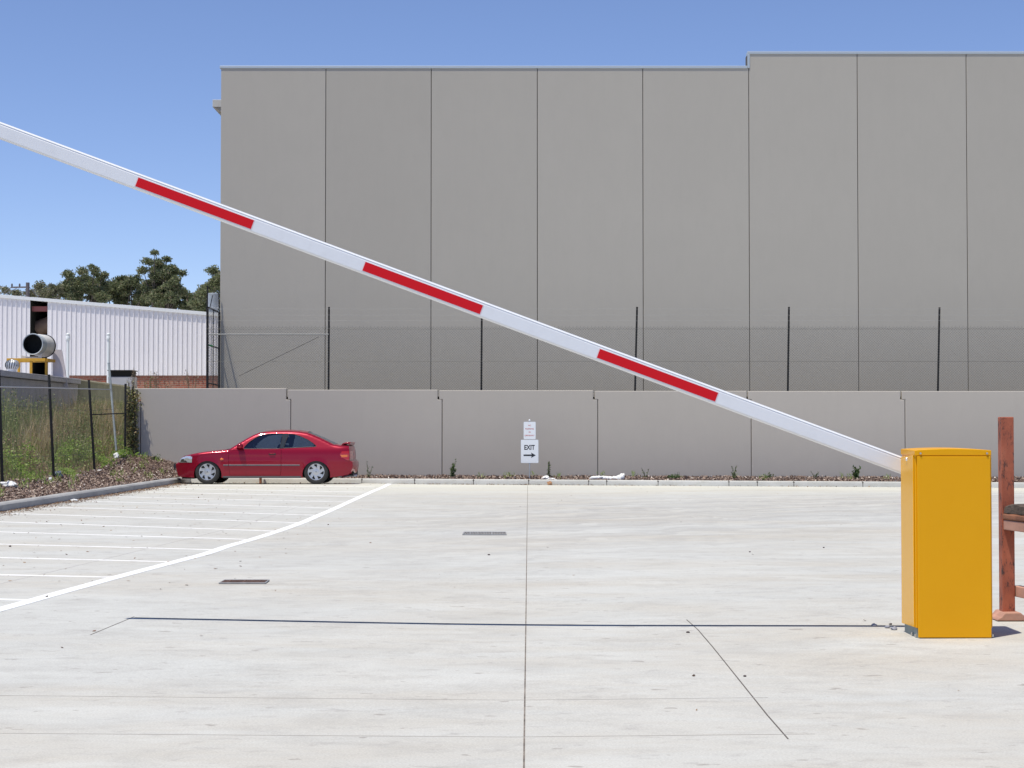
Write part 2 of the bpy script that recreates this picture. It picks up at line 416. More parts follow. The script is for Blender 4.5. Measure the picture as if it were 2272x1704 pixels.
# joints and saw cuts in the slab, and a painted strip of boom shade
mb = MB(); strip(mb, seg(gp(1160.5, 1704+120), Vector((.40, 42.6, 0)), 30), .0075, .0012)
tag(mb.build('paving_joint', M['pjoint'], fix=False), kind='structure')
mb = MB()
strip(mb, seg(gp(-60, 1539.8), gp(1136, 1550.6))+seg(gp(1136.5, 1550.6), gp(1701, 1545)), .006, .0012)
strip(mb, seg(gp(-60, 1623), gp(1136, 1631.7))+seg(gp(1136.5, 1631.7), gp(1804, 1625)), .006, .0012)
tag(mb.build('shallow_joint', M['jointlight'], fix=False), kind='structure')
mb = MB()
strip(mb, seg(gp(-30, 1302), gp(229, 1241)), .016, .0012); strip(mb, seg(gp(229, 1241), gp(494, 1176)), .016, .0012); strip(mb, seg(gp(494, 1176), gp(606, 1143)), .018, .0012); strip(mb, seg(gp(606, 1143), gp(690, 1115)), .018, .0012)
tag(mb.build('faint_joint', M['jointfaint'], fix=False), kind='structure')
mb = MB()
strip(mb, catmull([gp(301, 1369.2), gp(500, 1373.6), gp(735, 1378.4), gp(1173, 1384.2), gp(1590, 1386.6), gp(2003, 1387.2)], 8), .034, .0012)  # dark strip painted along the boom arm's cast shadow to deepen it
strip(mb, seg(gp(204, 1406.8), gp(300.5, 1366.7)), .007, .0012)
strip(mb, [gp(1522, 1373.4), gp(1547, 1395.5), gp(1580, 1434), gp(1640, 1509), gp(1700, 1584), gp(1745.7, 1636.3)], .007, .0012)
tag(mb.build('saw_cuts_and_boom_shade', M['joint'], fix=False), kind='structure')

# ------------------------------------------------------------------ retaining wall
YW = 44.7; pw = 83.0
rw = empty('retaining_wall', (0, YW, 0)); tag(rw, 'long low grey concrete retaining wall behind the red car and the exit sign', 'wall')
jpx = [311.5, 645, 981, 1326.5, 1667, 2008.5, 2350, 2690]
jX = [(p-1136)/pw*(YW/44.6) for p in jpx]
topz = [at(450, 861.5, YW).z, at(800, 864.8, YW).z, at(1150, 866, YW).z, at(1500, 867.4, YW).z, at(1800, 867.8, YW).z, at(2200, 867.8, YW).z, at(2200, 868, YW).z]
zn = 2.12
for i in range(len(jX)-1):
    a, b = jX[i], jX[i+1]; g_ = .008; off = .115
    ra = a-.17 if i == 0 else a-off+.035
    poly = [(a+g_, -.7), (b-g_, -.7), (b-g_, zn), (b-off-.008, zn), (b-off-.008, topz[i]), (ra, topz[i]), (ra, zn+.004), (a+g_, zn+.004)]
    mb = MB(); mb.prism(poly, 0, .16)
    mb.build('wall_panel', M['rwall'], rw, bevel=.014)
mb = MB(); mb.box(jX[0]-.21, jX[0]-.008, 0, .15, -.7, zn-.06); mb.build('wall_panel', M['rwall'], rw, bevel=.014)
mb = MB()
for x in jX[:-1]: mb.box(x-.06, x+.05, .1, .2, -.7, zn-.03)
mb.build('joint_filler', M['joint'], rw)

# ------------------------------------------------------------------ warehouse
YB = 47.5; pb = F/YB
bl = empty('warehouse', (0, YB, 0)); tag(bl, 'tall windowless grey warehouse of plain precast concrete panels', 'building')
ex = [487.3, 721, 956, 1192.5, 1427.7, 1664, 1906, 2149, 2392, 2635]
eX = [(p-1136)/pb for p in ex]
zl = at(1136, 151, YB).z; zr = at(1900, 119, YB).z
for i in range(len(eX)-1):
    a, b = eX[i], eX[i+1]; zt = zl if i < 5 else zr
    mb = MB(); mb.box(a+(.009 if i else 0), b-.009, 0, .2, 1.5, zt)
    mb.build('wall_panel', M['bwall'], bl, bevel=.01)
mb = MB()
for i, x in enumerate(eX[1:-1]): mb.box(x-.05, x+.05, .035, .3, 1.5, (zl if i < 4 else zr)-.05)
mb.build('joint_sealant', M['joint'], bl)
def cap(mb, x0, x1, z): mb.box(x0, x1, -.02, .3, z-.01, z+.065)
mb = MB(); xs_ = eX[5]
mb.box(eX[0]-.04, xs_-.04, -.018, .3, zl-.012, zl+.065); mb.box(xs_-.035, eX[-1], -.018, .3, zr-.012, zr+.065)
mb.box(xs_-.035, xs_+.03, -.018, .3, zl+.0, zr-.015)
mb.build('parapet_cap', M['cap'], bl, bevel=.008)
mb = MB(); mb.box(eX[0], eX[0]+.2, .22, 40, 1.5, zl-.3); mb.build('side_wall', M['bwall'], bl)
mb = MB(); mb.box(eX[0]+.2, eX[-1], .35, 40, zl-1.0, zl-.8); mb.build('roof', M['cap'], bl)
# eave gutter poking out at the left side
mb = MB(); ea = at(471.5, 221, YB+1.0); eb = at(489, 237.5, YB+1.0)
mb.box(ea.x, eX[0]-.002, 1.0, 30, eb.z, ea.z)
mb.build('eave_gutter', var_mat('pale_gutter', (.55, .55, .53), .08), bl, bevel=.01)
mb = MB(); mb.prism([(ea.x+.05, eb.z-.003), (eX[0]-.002, eb.z-.003), (eX[0]-.002, eb.z-.21)], 1.05, 1.15)
mb.build('eave_bracket', var_mat('pale_bracket', (.42, .40, .36), .08), bl)

# ------------------------------------------------------------------ chain link fences
def chain(mb, o, u, L, z0, z1, sp=.071, r=.0021, zf=None):
    """diagonal wires of a chain link mesh in the vertical plane through o along unit vector u"""
    H = z1-z0; n = int((L+H)/sp)
    for s_ in (1, -1):
        for i in range(n+1):
            a = i*sp-H                       # start where the wire meets the bottom edge
            t0 = max(0., -a); t1 = min(H, L-a)
            if t1 <= t0: continue
            p = a+t0; q = a+t1
            if s_ == -1: p, q = L-p, L-q
            mb.tube(o+u*p+Vector((0, 0, z0+t0)), o+u*q+Vector((0, 0, z0+t1)), r, 3, cap=False)
YF = 45.3; pf = F/YF
fn = empty('chain_link_fence', (0, 0, 0)); tag(fn, 'long black-post chain link fence with barbed wire on top of the grey retaining wall', 'fence')
fpx = [(730, 681, 729), (1069, 681, 1068), (1413.5, 681, 1409), (1750.5, 681, 1748), (2084.5, 682, 2081), (2424, 682, 2422)]
for a, t, b in fpx:
    p = at(a, t, YF); q = at(b, 865, YF); q = p+(q-p)*1.1
    MB().tube(q, p, .027, 10).build('post', M['blackpost'], fn, smooth=True)
xa = at(460, 700, YF).x; xb = 17.2
zt = at(1136, 726, YF).z; zb = 2.2
mb = MB(); chain(mb, Vector((xa, YF-.03, 0)), Vector((1, 0, 0)), xb-xa, zb, zt)
for i in range(int((xb-xa)/.1)):             # twisted barb ends along the top edge
    x = xa+.04+i*.1; mb.tube((x, YF-.03, zt-.01), (x+.012, YF-.03, zt+.035), .003, 3)
mb.build('wire_mesh', M['wire'], fn, fix=False)
mb = MB()
for y in (730, 802):
    z = at(1136, y, YF).z; mb.tube((xa, YF-.035, z), (xb, YF-.035, z), .0035, 4)
mb.build('line_wire', M['wire'], fn)
for y in (685, 698.7, 711):
    z = at(1136, y, YF).z; mb = MB(); x = xa
    pts = []
    for i in range(60): pts.append(Vector((xa+(xb-xa)*i/59, YF-.03, z-.012*abs(math.sin(i*.75)))))
    mb.path(pts, .0018, 4)
    for i in range(int((xb-xa)/.12)):
        xx = xa+i*.12; mb.tube((xx-.012, YF-.03, z-.022), (xx+.012, YF-.03, z+.012), .0017, 3)
    mb.build('barbed_wire', M['barb'], fn)
p = at(462, 742, YF-.04); q = at(729, 742, YF-.04)
MB().tube(p, q, .018, 10).build('brace_rail', var_mat('dull_galvanised', (.26, .27, .27), .15, 8, .5, .2), fn, smooth=True)
MB().tube(at(708, 747, YF-.05), at(531, 834, YF-.05), .006, 5).build('tension_wire', M['black'], fn)

# return panel from the fence corner back to the warehouse
gt = empty('side_gate', (0, 0, 0)); tag(gt, 'narrow black framed wire gate closing the gap beside the warehouse corner', 'gate')
gx = -8.40; Yn = YF; Yf_ = 47.42
def gzp(y, Y): return at(0, y, Y).z
gzt = gzp(681, Yn)
MB().tube((at(460, 900, Yn).x, Yn, 2.2), (at(460.5, 640, Yn).x, Yn, gzp(682, Yn)), .035, 10).tube((at(460, 640, Yn).x, Yn, gzp(684, Yn)), (at(460.5, 640, Yn).x, Yn, gzp(634, Yn)), .02, 8).build('post', M['blackpost'], gt, smooth=30)
xf = at(486.5, 700, Yf_).x
MB().tube((xf, Yf_, 2.2), (xf, Yf_, gzp(693, Yf_)), .035, 10).tube((xf, Yf_, gzp(695, Yf_)), (xf-.02, Yf_, gzp(648, Yf_)), .018, 8).build('post', M['blackpost'], gt, smooth=30)
xn = at(460, 700, Yn).x
for ya, yb_ in ((681, 693), (765, 773), (849.5, 855)):
    MB().tube((xn, Yn, gzp(ya, Yn)), (xf, Yf_, gzp(yb_, Yf_)), .018, 8).build('rail', M['blackpost'], gt, smooth=True)
xm = (xn+xf)/2
MB().tube((xm, 46.35, 2.25), (xm, 46.35, gzt), .012, 8).build('upright_bar', M['blackpost'], gt, smooth=True)
mb = MB(); d = Vector((xf-xn, Yf_-Yn, 0)); chain(mb, Vector((xn, Yn, 0)), d.normalized(), d.length, 2.3, gzt-.02, .075, .0016); mb.build('wire_mesh', M['wire'], gt, fix=False)
mb = MB()
for dz in (.12, .25, .38): mb.tube((xn, Yn, gzt+dz), (xf, Yf_, gzt+dz-.03), .003, 4)
mb.build('barbed_wire', M['barb'], gt)
mb = MB(); mb.tube((xn+.03, Yn+.2, gzt-.03), (xn+.05, Yn+.5, gzt+.35), .012, 6); mb.build('stay', M['black'], gt)
MB().tube(at(462, 765, YF+.05), at(472, 768, YF+.2), .02, 8).build('latch', mat('green_plastic', (.02, .3, .08), .5), gt)

# side fence along the weeds
lf = empty('side_fence', (0, 0, 0)); tag(lf, 'black-post chain link fence running along the weeds on the left', 'fence')
lp = [((-3, 815), (5, 1069), 33.0), ((108.5, 831), (119.5, 1064), 37.2), ((197, 843), (210.5, 1053), 41.4), ((278.5, 851.5), (277.5, 1020), 44.25)]
P3 = []
for (a, b, Y) in lp:
    p = at(*a, Y); q = at(*b, Y); q = p+(q-p)*1.08; P3.append((p, q))
    MB().tube(q, p, .032, 10, .030).build('post', M['blackpost'], lf, smooth=True)
p = P3[0][0]+(P3[0][0]-P3[1][0]); q = P3[0][1]+(P3[0][1]-P3[1][1]); P3.insert(0, (p, q))
MB().tube(q, p, .032, 10).build('post', M['blackpost'], lf, smooth=True)
mb = MB()
for i in range(4):
    a = P3[i]; b = P3[i+1]; d = b[0]-a[0]; d.z = 0
    chain(mb, Vector((a[0].x+.03, a[0].y, 0)), d.normalized(), d.length, .3, min(a[0].z, b[0].z)-.03, .085, .0009)
mb.build('wire_mesh', M['wire'], lf, fix=False)
mb = MB()
for i in range(4):
    a, b = P3[i], P3[i+1]
    for f in (.02, .30, .72): mb.tube(a[0].lerp(a[1], f), b[0].lerp(b[1], f), .003, 4)
mb.build('line_wire', M['wire'], lf)
a, b = P3[0], P3[4]
MB().path([at(-120, 857, 30), at(0, 858.5, 32.8), at(115, 861, 37.1), at(205, 863.5, 41.3), at(247, 864.5, 44)], .013, 6).build('top_rail', M['galv'], lf, smooth=True)
MB().tube(P3[3][0].lerp(P3[3][1], .34), P3[4][0].lerp(P3[4][1], .36), .016, 8).build('brace_rail', M['blackpost'], lf, smooth=True)
o = MB().tube(at(258, 1000, 44.2), at(241.5, 806, 44.6), .03, 10).tube(at(241.5, 808, 44.6), at(241.3, 805, 44.6), .036, 10).build('steel_pole', var_mat('dull_zinc_pole', (.34, .38, .38), .2, 5, .6), smooth=30)
tag(o, 'leaning galvanised steel pole rising out of the weeds near the fence corner', 'pole')

# ------------------------------------------------------------------ boom gate
M['yellow'] = mat('yellow_powdercoat', (.78, .335, .004), .4, 0, .12, .18); g = N(M['yellow'])
g.color(g.ramp(g.noise(2.5, detail=4), [(.3, (.77, .362, .0)), (.7, (.80, .382, .001))])); g.bump(g.noise(260, detail=2), .10, .0008)
M['yellowgloss'] = mat('yellow_gloss_panel', (.86, .43, .0), .24, 0, .08, .25)
M['bolt'] = mat('bolt_steel', (.6, .58, .55), .3, .9)
M['boom'] = mat('white_boom_enamel', (.74, .76, .79), .35, 0, .3); g = N(M['boom'])
g.color(g.mix(g.math('MULTIPLY', g.ramp(g.noise(5, sc=(1, 1, 1), detail=8, rough=.75), [(.5, 0.), (.8, 1.)]), .35), (.75, .77, .80), (.60, .61, .63)))
M['red'] = mat('red_reflective_tape', (.62, .006, .014), .45, 0, .0, .2)
bg_ = empty('boom_gate', (2.9, 10.95, 0)); tag(bg_, 'yellow cabinet boom barrier with half-raised white arm striped red', 'boom gate')
def L(o): o.location = -Vector((2.9, 10.95, 0)); return o
bx0, bx1, by0, by1 = 2.645, 3.152, 10.966, 11.335
mb = MB(); mb.box(bx0+.004, bx1-.004, by0+.002, by1, .062, 1.198)
L(mb.build('cabinet', M['yellow'], bg_, bevel=.004))
mb = MB(); mb.box(bx0+.014, bx1-.014, by0-.018, by0-.004, .002, 1.187); mb.box(bx0+.018, bx1-.018, by0-.004, by0+.002, .01, 1.18)
L(mb.build('front_panel', M['yellow'], bg_, bevel=.003))
# side cover plate on the left with sloping top
mb = MB(); vs = []
for x in (bx0-.004, bx0+.003):
    vs += [(x, by0+.03, .066), (x, by1+.006, .052), (x, by1+.006, 1.176), (x, by0+.03, 1.196)]
mb.add(vs, [(0, 1, 2, 3), (7, 6, 5, 4), (0, 4, 5, 1), (1, 5, 6, 2), (2, 6, 7, 3), (3, 7, 4, 0)])
L(mb.build('side_panel', M['yellowgloss'], bg_, bevel=.002))
mb = MB(); mb.box(bx1-.004, bx1+.006, by0+.03, by1, .066, 1.19); L(mb.build('side_panel', M['yellow'], bg_, bevel=.002))
# slightly crowned lid
mb = MB(); nL = 16; vs = []
for y in (by0-.014, by1+.01):
    for i in range(nL+1):
        t = i/nL; x = bx0-.002+(bx1-bx0-.004)*t; cr = .010*(1-(2*t-1)**2)+(.004 if y > by0+.1 else 0)
        vs += [(x, y, 1.193), (x, y, 1.227+cr)]
k = 2*(nL+1); fs = []
for i in range(nL):
    a = 2*i; fs += [(a, a+2, a+3, a+1), (k+a, k+a+1, k+a+3, k+a+2), (a+1, a+3, k+a+3, k+a+1), (a, k+a, k+a+2, a+2)]
fs += [(0, 1, k+1, k), (k-2, 2*k-2, 2*k-1, k-1)]
mb.add(vs, fs); L(mb.build('lid', M['yellow'], bg_, smooth=30, bevel=.003))
for x in (bx0+.035, bx1-.036):
    T = Matrix.Translation((x, by0-.016, 1.206)) @ Matrix.Rotation(R(90), 4, 'X')
    L(MB().lathe([(0, .010), (.005, .009), (.0075, .006), (.008, 0)], 12, T).build('bolt', M['bolt'], bg_, smooth=True))
T = Matrix.Translation((bx0-.006, 11.16, 1.165)) @ Matrix.Rotation(R(-90), 4, 'Y')
L(MB().lathe([(0, .007), (.011, .006), (.0135, .0), (.0135, -.004)], 16, T).build('lock', mat('chrome', (.85, .85, .85), .12, 1), bg_, smooth=True))
mb = MB(); mb.box(bx0+.012, bx1-.010, by0+.012, by1-.01, -.02, .06); L(mb.build('plinth', var_mat('grey_plinth', (.23, .28, .27), .15, 8), bg_, bevel=.003))
for x, y in ((bx0+.008, by0+.03), (bx0+.006, by0+.12), (bx1+.002, by0+.02)):
    L(MB().tube((x, y, .003), (x, y, .02), .008, 8).build('anchor_bolt', M['bolt'], bg_))
# arm: rounded extrusion, lies in the plane Y = 11.37
YA = 11.372; ya0 = YA-.035; paA = F/ya0
t0 = at(2004, 1013.5, ya0); b0 = at(2004, 1053, ya0); t1 = at(0, 268.6, ya0); b1 = at(0, 309.0, ya0)
c0 = (t0+b0)/2; c1 = (t1+b1)/2; ax = (c1-c0).normalized(); c0 = c0-ax*.10; c1 = c1+ax*.035
upv = Vector((ax.z, 0, -ax.x)); upv = upv if upv.z > 0 else -upv
hh = ((t0-b0).z*abs(upv.z)+0*1)/2; hh = (t0.z-b0.z)*ax.x/2 if ax.x > 0 else -(t0.z-b0.z)*ax.x/2
hd = .035
prof = [(-hd+.002, -hh+.010), (-hd, -hh+.013), (-hd, hh-.024), (-hd+.0025, hh-.021), (-hd+.0025, hh-.014), (-hd, hh-.012), (-hd+.008, hh-.004), (-.012, hh), (.012, hh), (hd-.006, hh-.004), (hd, hh-.012), (hd, -hh+.012), (hd-.006, -hh+.004), (.012, -hh), (-.010, -hh), (-hd+.010, -hh+.004)]
def arm_pt(s_, u, v): return c0+ax*s_+Vector((0, YA-ya0, 0))+Vector((0, u, 0))+upv*v
LA = (c1-c0).length; mb = MB(); vs = [arm_pt(s_, u, v) for s_ in (0, LA) for u, v in prof]; k = len(prof)
mb.add(vs, [(i, (i+1) % k, k+(i+1) % k, k+i) for i in range(k)]+[tuple(range(k)), tuple(range(k, 2*k))])
arm = L(mb.build('boom_arm', M['boom'], bg_, smooth=25))
def tape(xl, xr):
    sl_ = (c0.x-((xl-1136)/paA))/abs(ax.x); sr_ = (c0.x-((xr-1136)/paA))/abs(ax.x)
    mb = MB(); v0, v1 = -hh+.020, hh-.030
    vs = [arm_pt(s_, u, v) for s_ in (sr_, sl_) for u in (-hd-.0006, -hd-.0018) for v in (v0, v1)]
    mb.add(vs, [(0, 1, 3, 2), (4, 6, 7, 5), (2, 3, 7, 6), (0, 4, 5, 1), (1, 5, 7, 3), (0, 2, 6, 4)])
    o = mb.build('red_stripe', M['red'], arm)
    mb = MB(); vs = [arm_pt(s_, u, v) for s_ in (sr_-.006, sl_+.006) for u in (-hd, -hd-.0008) for v in (v0-.004, v1+.002)]
    mb.add(vs, [(0, 1, 3, 2), (4, 6, 7, 5), (2, 3, 7, 6), (0, 4, 5, 1), (1, 5, 7, 3), (0, 2, 6, 4)])
    mb.build('stripe_backing', mat('pale_pink_tape_edge', (.75, .6, .62), .4), arm)
for xl, xr in ((301.5, 559), (807.5, 1068.5), (1328.5, 1590.5)): tape(xl, xr)

# ------------------------------------------------------------------ rusty barrier at the right edge
m = M['rust'] = mat('rusty_red_paint', (.4, .12, .07), .7); g = N(m)
c = g.ramp(g.noise(3.5, sc=(1, 1, .6), detail=7, rough=.7), [(.3, (.26, .065, .035)), (.55, (.41, .115, .058)), (.75, (.50, .19, .11))])
c = g.mix(g.ramp(g.noise(24, sc=(1, 1, .4), detail=8, rough=.8, loc=(3, 1, 2)), [(.525, 0.), (.61, 1.)]), c, (.07, .032, .026))
g.color(c); g.bump(g.noise(50, detail=5), .4, .003)
M['rustpink'] = var_mat('faded_pink_primer', (.46, .25, .18), .25, 5, .75, bump=.3)
M['rustbrown'] = var_mat('brown_rust', (.26, .11, .06), .4, 9, .85, bump=.4)
m = M['timber'] = mat('weathered_timber', (.07, .06, .05), .9); g = N(m)
g.color(g.ramp(g.noise(9, sc=(1, 1, 3), detail=8, rough=.8), [(.3, (.035, .026, .02)), (.6, (.12, .09, .07)), (.8, (.28, .22, .18))])); g.bump(g.noise(25, detail=6), 1, .02)
rb = empty('rusty_barrier', (3.57, 12, 0)); tag(rb, 'rusty red steel post and rail barrier at the right edge behind the yellow cabinet', 'barrier')
def L2(o): o.location = -Vector((3.57, 12, 0)); return o
px0, px1 = at(2221.5, 925, 11.96).x, at(2249.5, 925, 11.96).x; zp = at(2235, 925, 11.96).z
mb = MB(); mb.box(px0, px1, 11.96, 12.05, .055, zp); L2(mb.build('post', M['rust'], rb, bevel=.006))
pc = (px0+px1)/2+.02
mb = MB(); bw = [(-.118, .004), (-.11, .018), (-.085, .03), (-.06, .06), (.05, .062), (.085, .03), (.12, .018), (.13, .004)]
mb.prism([(pc-.01+x, z) for x, z in bw], 11.88, 12.12); L2(mb.build('base_plate', M['rustpink'], rb, bevel=.006))
d = Vector((.16, -1, 0)).normalized(); nrm = Vector((1, .16, 0)).normalized()
Rm = Matrix(((d.x, nrm.x, 0, 0), (d.y, nrm.y, 0, 0), (0, 0, 1, 0), (0, 0, 0, 1)))
T = Matrix.Translation((px0+.012, 11.95, 0)) @ Rm
mb = MB(); mb.box(-.02, 3.2, 0, .2, .645, .715, T); L2(mb.build('upper_rail', M['rustpink'], rb, bevel=.006))
mb = MB(); mb.box(-.03, 3.2, -.006, .21, .718, .762, T); L2(mb.build('rail_lip', M['rustbrown'], rb, bevel=.012))
mb = MB(); n_ = 34; vs = []
for i in range(n_+1):
    s_ = -.02+3.2*i/n_; e_ = .5+.5*math.sin(min(1, (i+.4)/2.)*math.pi/2)
    for (yy, zz) in ((.004, .766), (.006, .822), (.022, .838), (.175, .84), (.197, .825), (.2, .766)):
        vs.append(T @ Vector((s_, yy+random.uniform(-.006, .006), .766+(zz-.766)*e_+random.uniform(-.007, .007)*(zz > .77))))
mb.add(vs, [(6*j+i, 6*j+i+1, 6*(j+1)+i+1, 6*(j+1)+i) for j in range(n_) for i in range(5)]+[(0, 1, 2, 3, 4, 5), tuple(6*n_+i for i in range(6))])
L2(mb.build('timber_buffer', M['timber'], rb, smooth=40))
T2 = Matrix.Translation((px1+.0, 12.0, 0)) @ Rm
mb = MB(); mb.box(-.01, 3.2, 0, .06, .165, .243, T2); L2(mb.build('lower_rail', M['rustpink'], rb, bevel=.006))

# ------------------------------------------------------------------ exit sign
YS = 43.35; ps = F/YS; sg = empty('exit_sign', (at(1175, 1000, YS).x, YS, .05))
tag(sg, 'white EXIT sign with right arrow and small red-lettered plate above on a thin steel post', 'sign')
sx = sg.location.x
M['signwhite'] = mat('sign_white', (.80, .83, .86), .35); M['ink'] = mat('sign_black', (.012, .014, .02), .4); M['redink'] = mat('sign_red', (.5, .06, .05), .5)
M['signback'] = mat('sign_edge', (.5, .53, .6), .4, .5)
def S_(o): o.location = (-sg.location.x, -sg.location.y, -sg.location.z); return o
S_(MB().tube((sx, YS+.02, -.1), (sx, YS+.02, at(0, 934, YS).z), .019, 12).build('post', M['galv'], sg, smooth=30))
S_(MB().lathe([(.0, .028), (.014, .024), (.024, .008), (.024, -.012), (.0, -.014)], 14, Matrix.Translation((sx, YS+.02, at(0, 932.5, YS).z))).build('post_cap', M['signwhite'], sg, smooth=True))
def board(x0, y0, x1, y1, name):
    p = at(x0, y1, YS); q = at(x1, y0, YS); r_ = .022; pts = []
    for cx, cz, a0 in ((q.x-r_, q.z-r_, 0), (p.x+r_, q.z-r_, 90), (p.x+r_, p.z+r_, 180), (q.x-r_, p.z+r_, 270)):
        for k in range(5): a = R(a0+k*22.5); pts.append((cx+r_*math.cos(a), cz+r_*math.sin(a)))
    mb = MB(); mb.prism(pts, YS-.006, YS-.002); o = S_(mb.build(name, M['signwhite'], sg))
    mb = MB(); e = .006; pts2 = [((p.x+q.x)/2+(x-(p.x+q.x)/2)*1.02, (p.z+q.z)/2+(z-(p.z+q.z)/2)*1.015) for x, z in pts]
    mb.prism(pts2, YS-.0015, YS+.001); mb.build('board_edge', M['signback'], o); return o
b_up = board(1162, 936, 1188.4, 974.3, 'upper_board'); b_lo = board(1156, 975.8, 1194.4, 1027, 'lower_board')
def text(s, px0_, px1_, py0_, py1_, mt, parent, name, off=0., yy=None):
    cu = bpy.data.curves.new('lettering', 'FONT'); cu.body = s; cu.extrude = .002; cu.offset = off
    to = bpy.data.objects.new('tmp', cu); S.collection.objects.link(to); bpy.context.view_layer.update()
    me = bpy.data.meshes.new_from_object(to.evaluated_get(bpy.context.evaluated_depsgraph_get()))
    bpy.data.objects.remove(to)
    co = np.empty(len(me.vertices)*3); me.vertices.foreach_get('co', co); co = co.reshape(-1, 3)
    mn, mx = co.min(0), co.max(0); p = at(px0_, py1_, YS); q = at(px1_, py0_, YS)
    out = np.empty_like(co); out[:, 0] = p.x+(co[:, 0]-mn[0])/(mx[0]-mn[0])*(q.x-p.x)
    out[:, 2] = p.z+(co[:, 1]-mn[1])/(mx[1]-mn[1])*(q.z-p.z); out[:, 1] = YS-.0068-co[:, 2]*.2
    me.vertices.foreach_set('co', out.reshape(-1)); me.materials.clear(); me.materials.append(mt); me.update()
    me.name = name; o = bpy.data.objects.new(name, me); S.collection.objects.link(o); o.parent = parent; return o
text('EXIT', 1163.3, 1186.6, 987.2, 998, M['ink'], b_lo, 'lettering', .03)
mb = MB(); az = at(0, 1010, YS).z; xa0 = at(1161.5, 0, YS).x; xa1 = at(1188.3, 0, YS).x; hd_ = .058
mb.prism([(xa0, az-.019), (xa1-.105, az-.019), (xa1-.125, az-hd_-.012), (xa1, az), (xa1-.125, az+hd_+.012), (xa1-.105, az+.019), (xa0, az+.019)], YS-.0085, YS-.0065)
mb.build('arrow', M['ink'], b_lo)
for s_, x0, x1, y0, y1 in (('NO', 1172, 1178, 942.4, 945.4), ('PARKING', 1165.5, 1184.5, 950, 953), ('IN', 1173.2, 1177.2, 957.3, 960.3), ('DRIVEWAY', 1164.3, 1185.8, 964.8, 967.8)):
    text(s_, x0, x1, y0, y1, M['redink'], b_up, 'lettering', .015)

# ------------------------------------------------------------------ drain grates
M['grate'] = var_mat('rusted_grate', (.20, .12, .09), .35, 12, .8); M['gratepale'] = var_mat('steel_grate', (.38, .38, .38), .2, 12, .6, .3)
M['hole'] = mat('drain_darkness', (.05, .032, .026), .9)
def grate(c, label, bars, pit=None):
    """c: four ground corners (near-left, near-right, far-right, far-left)"""
    o = empty('drain_grate', (c[0]+c[1]+c[2]+c[3])/4); tag(o, label, 'drain grate')
    P = [p-o.location for p in c]; fr = MB()
    def q(u, v): return P[0].lerp(P[1], u).lerp(P[3].lerp(P[2], u), v)
    def slab(mb, u0, u1, v0, v1, z0, z1):
        vs = [q(u, v)+Vector((0, 0, z)) for z in (z0, z1) for v in (v0, v1) for u in (u0, u1)]
        mb.add(vs, [(0, 2, 3, 1), (4, 5, 7, 6), (0, 1, 5, 4), (2, 6, 7, 3), (0, 4, 6, 2), (1, 3, 7, 5)])
    mb = MB(); slab(mb, 0, 1, 0, 1, .001, .004); mb.build('pit', pit or M['hole'], o)
    for a in ((0, 1, 0, .07), (0, 1, .93, 1), (0, .02, .072, .928), (.98, 1, .072, .928)): slab(fr, *a, .0045, .014)
    fr.build('frame', M['gratepale'], o)
    mb = MB()
    for i in range(26):
        u = .025+.95*i/26; slab(mb, u, u+.013, .075, .925, .005, .012)
    for i in range(1, 6): slab(mb, i/6-.006, i/6+.006, .075, .925, .0125, .0145)
    mb.build('bars', bars, o); return o
grate([gp(487, 1295), gp(590.5, 1295), gp(599.5, 1288), gp(500, 1288)], 'long brown rusted drain grate in the paving, nearest the curved white line', M['grate'])
grate([gp(1026, 1187), gp(1124, 1187), gp(1123, 1181.4), gp(1029, 1181.4)], 'pale grey drain grate further back, just left of the long paving joint', M['gratepale'], mat('silted_pit', (.12, .11, .10), .9))

# ------------------------------------------------------------------ red coupe
M['carred'] = mat('metallic_red_paint', (.27, .001, .020), .32, .3, .55, .25)
M['glass'] = mat('tinted_glass', (.02, .03, .04), .05); g = N(M['glass'])
tr = g.n('ShaderNodeBsdfTransparent'); tr.inputs[0].default_value = (.42, .50, .58, 1)
gl = g.n('ShaderNodeBsdfGlossy'); gl.inputs[1].default_value = .02; gl.inputs[0].default_value = (.8, .9, 1, 1)
fr = g.n('ShaderNodeFresnel'); fr.inputs[0].default_value = 1.9
mx = g.n('ShaderNodeMixShader'); g.l(fr.outputs[0], mx.inputs[0]); g.l(tr.outputs[0], mx.inputs[1]); g.l(gl.outputs[0], mx.inputs[2])
g.l(mx.outputs[0], g.t.nodes['Material Output'].inputs[0])
M['trim'] = mat('black_trim', (.02, .02, .022), .35); M['rubber'] = mat('tyre_rubber', (.028, .027, .026), .75)
M['alloy'] = mat('silver_hubcap', (.50, .51, .54), .3, .55, .3); M['dark'] = mat('wheel_well_dark', (.008, .008, .008), .9)
M['seat'] = mat('dark_seat_cloth', (.035, .037, .045), .9); M['cabin'] = mat('grey_cabin_plastic', (.10, .10, .11), .8)
M['lamp'] = mat('clear_lamp_lens', (.75, .78, .82), .08, .6, 1.); M['amber'] = mat('amber_lens', (.75, .16, .02), .2, 0, 1); M['tail'] = mat('red_lens', (.42, .01, .01), .15, 0, 1.)
M['sill'] = mat('grey_sill_plastic', (.06, .062, .068), .5); M['plate'] = mat('number_plate', (.03, .03, .035), .5)
CX0 = (396.3-1136)/91.2-.03; CXC = 2.2
car = empty('parked_car', (CX0+CXC, 41.18, -.012)); tag(car, 'red two-door coupe parked nose-in at the left kerb in front of the grey wall', 'car')
car.rotation_euler = (R(-.9), 0, 0)
def cc(p):
    x = (p[0]-80)/447.
    if x < .5: x -= .065*(.5-x)/.5
    if x > 3.75: x -= .125*(x-3.75)/.68
    return (x, (705-p[1])/447.)
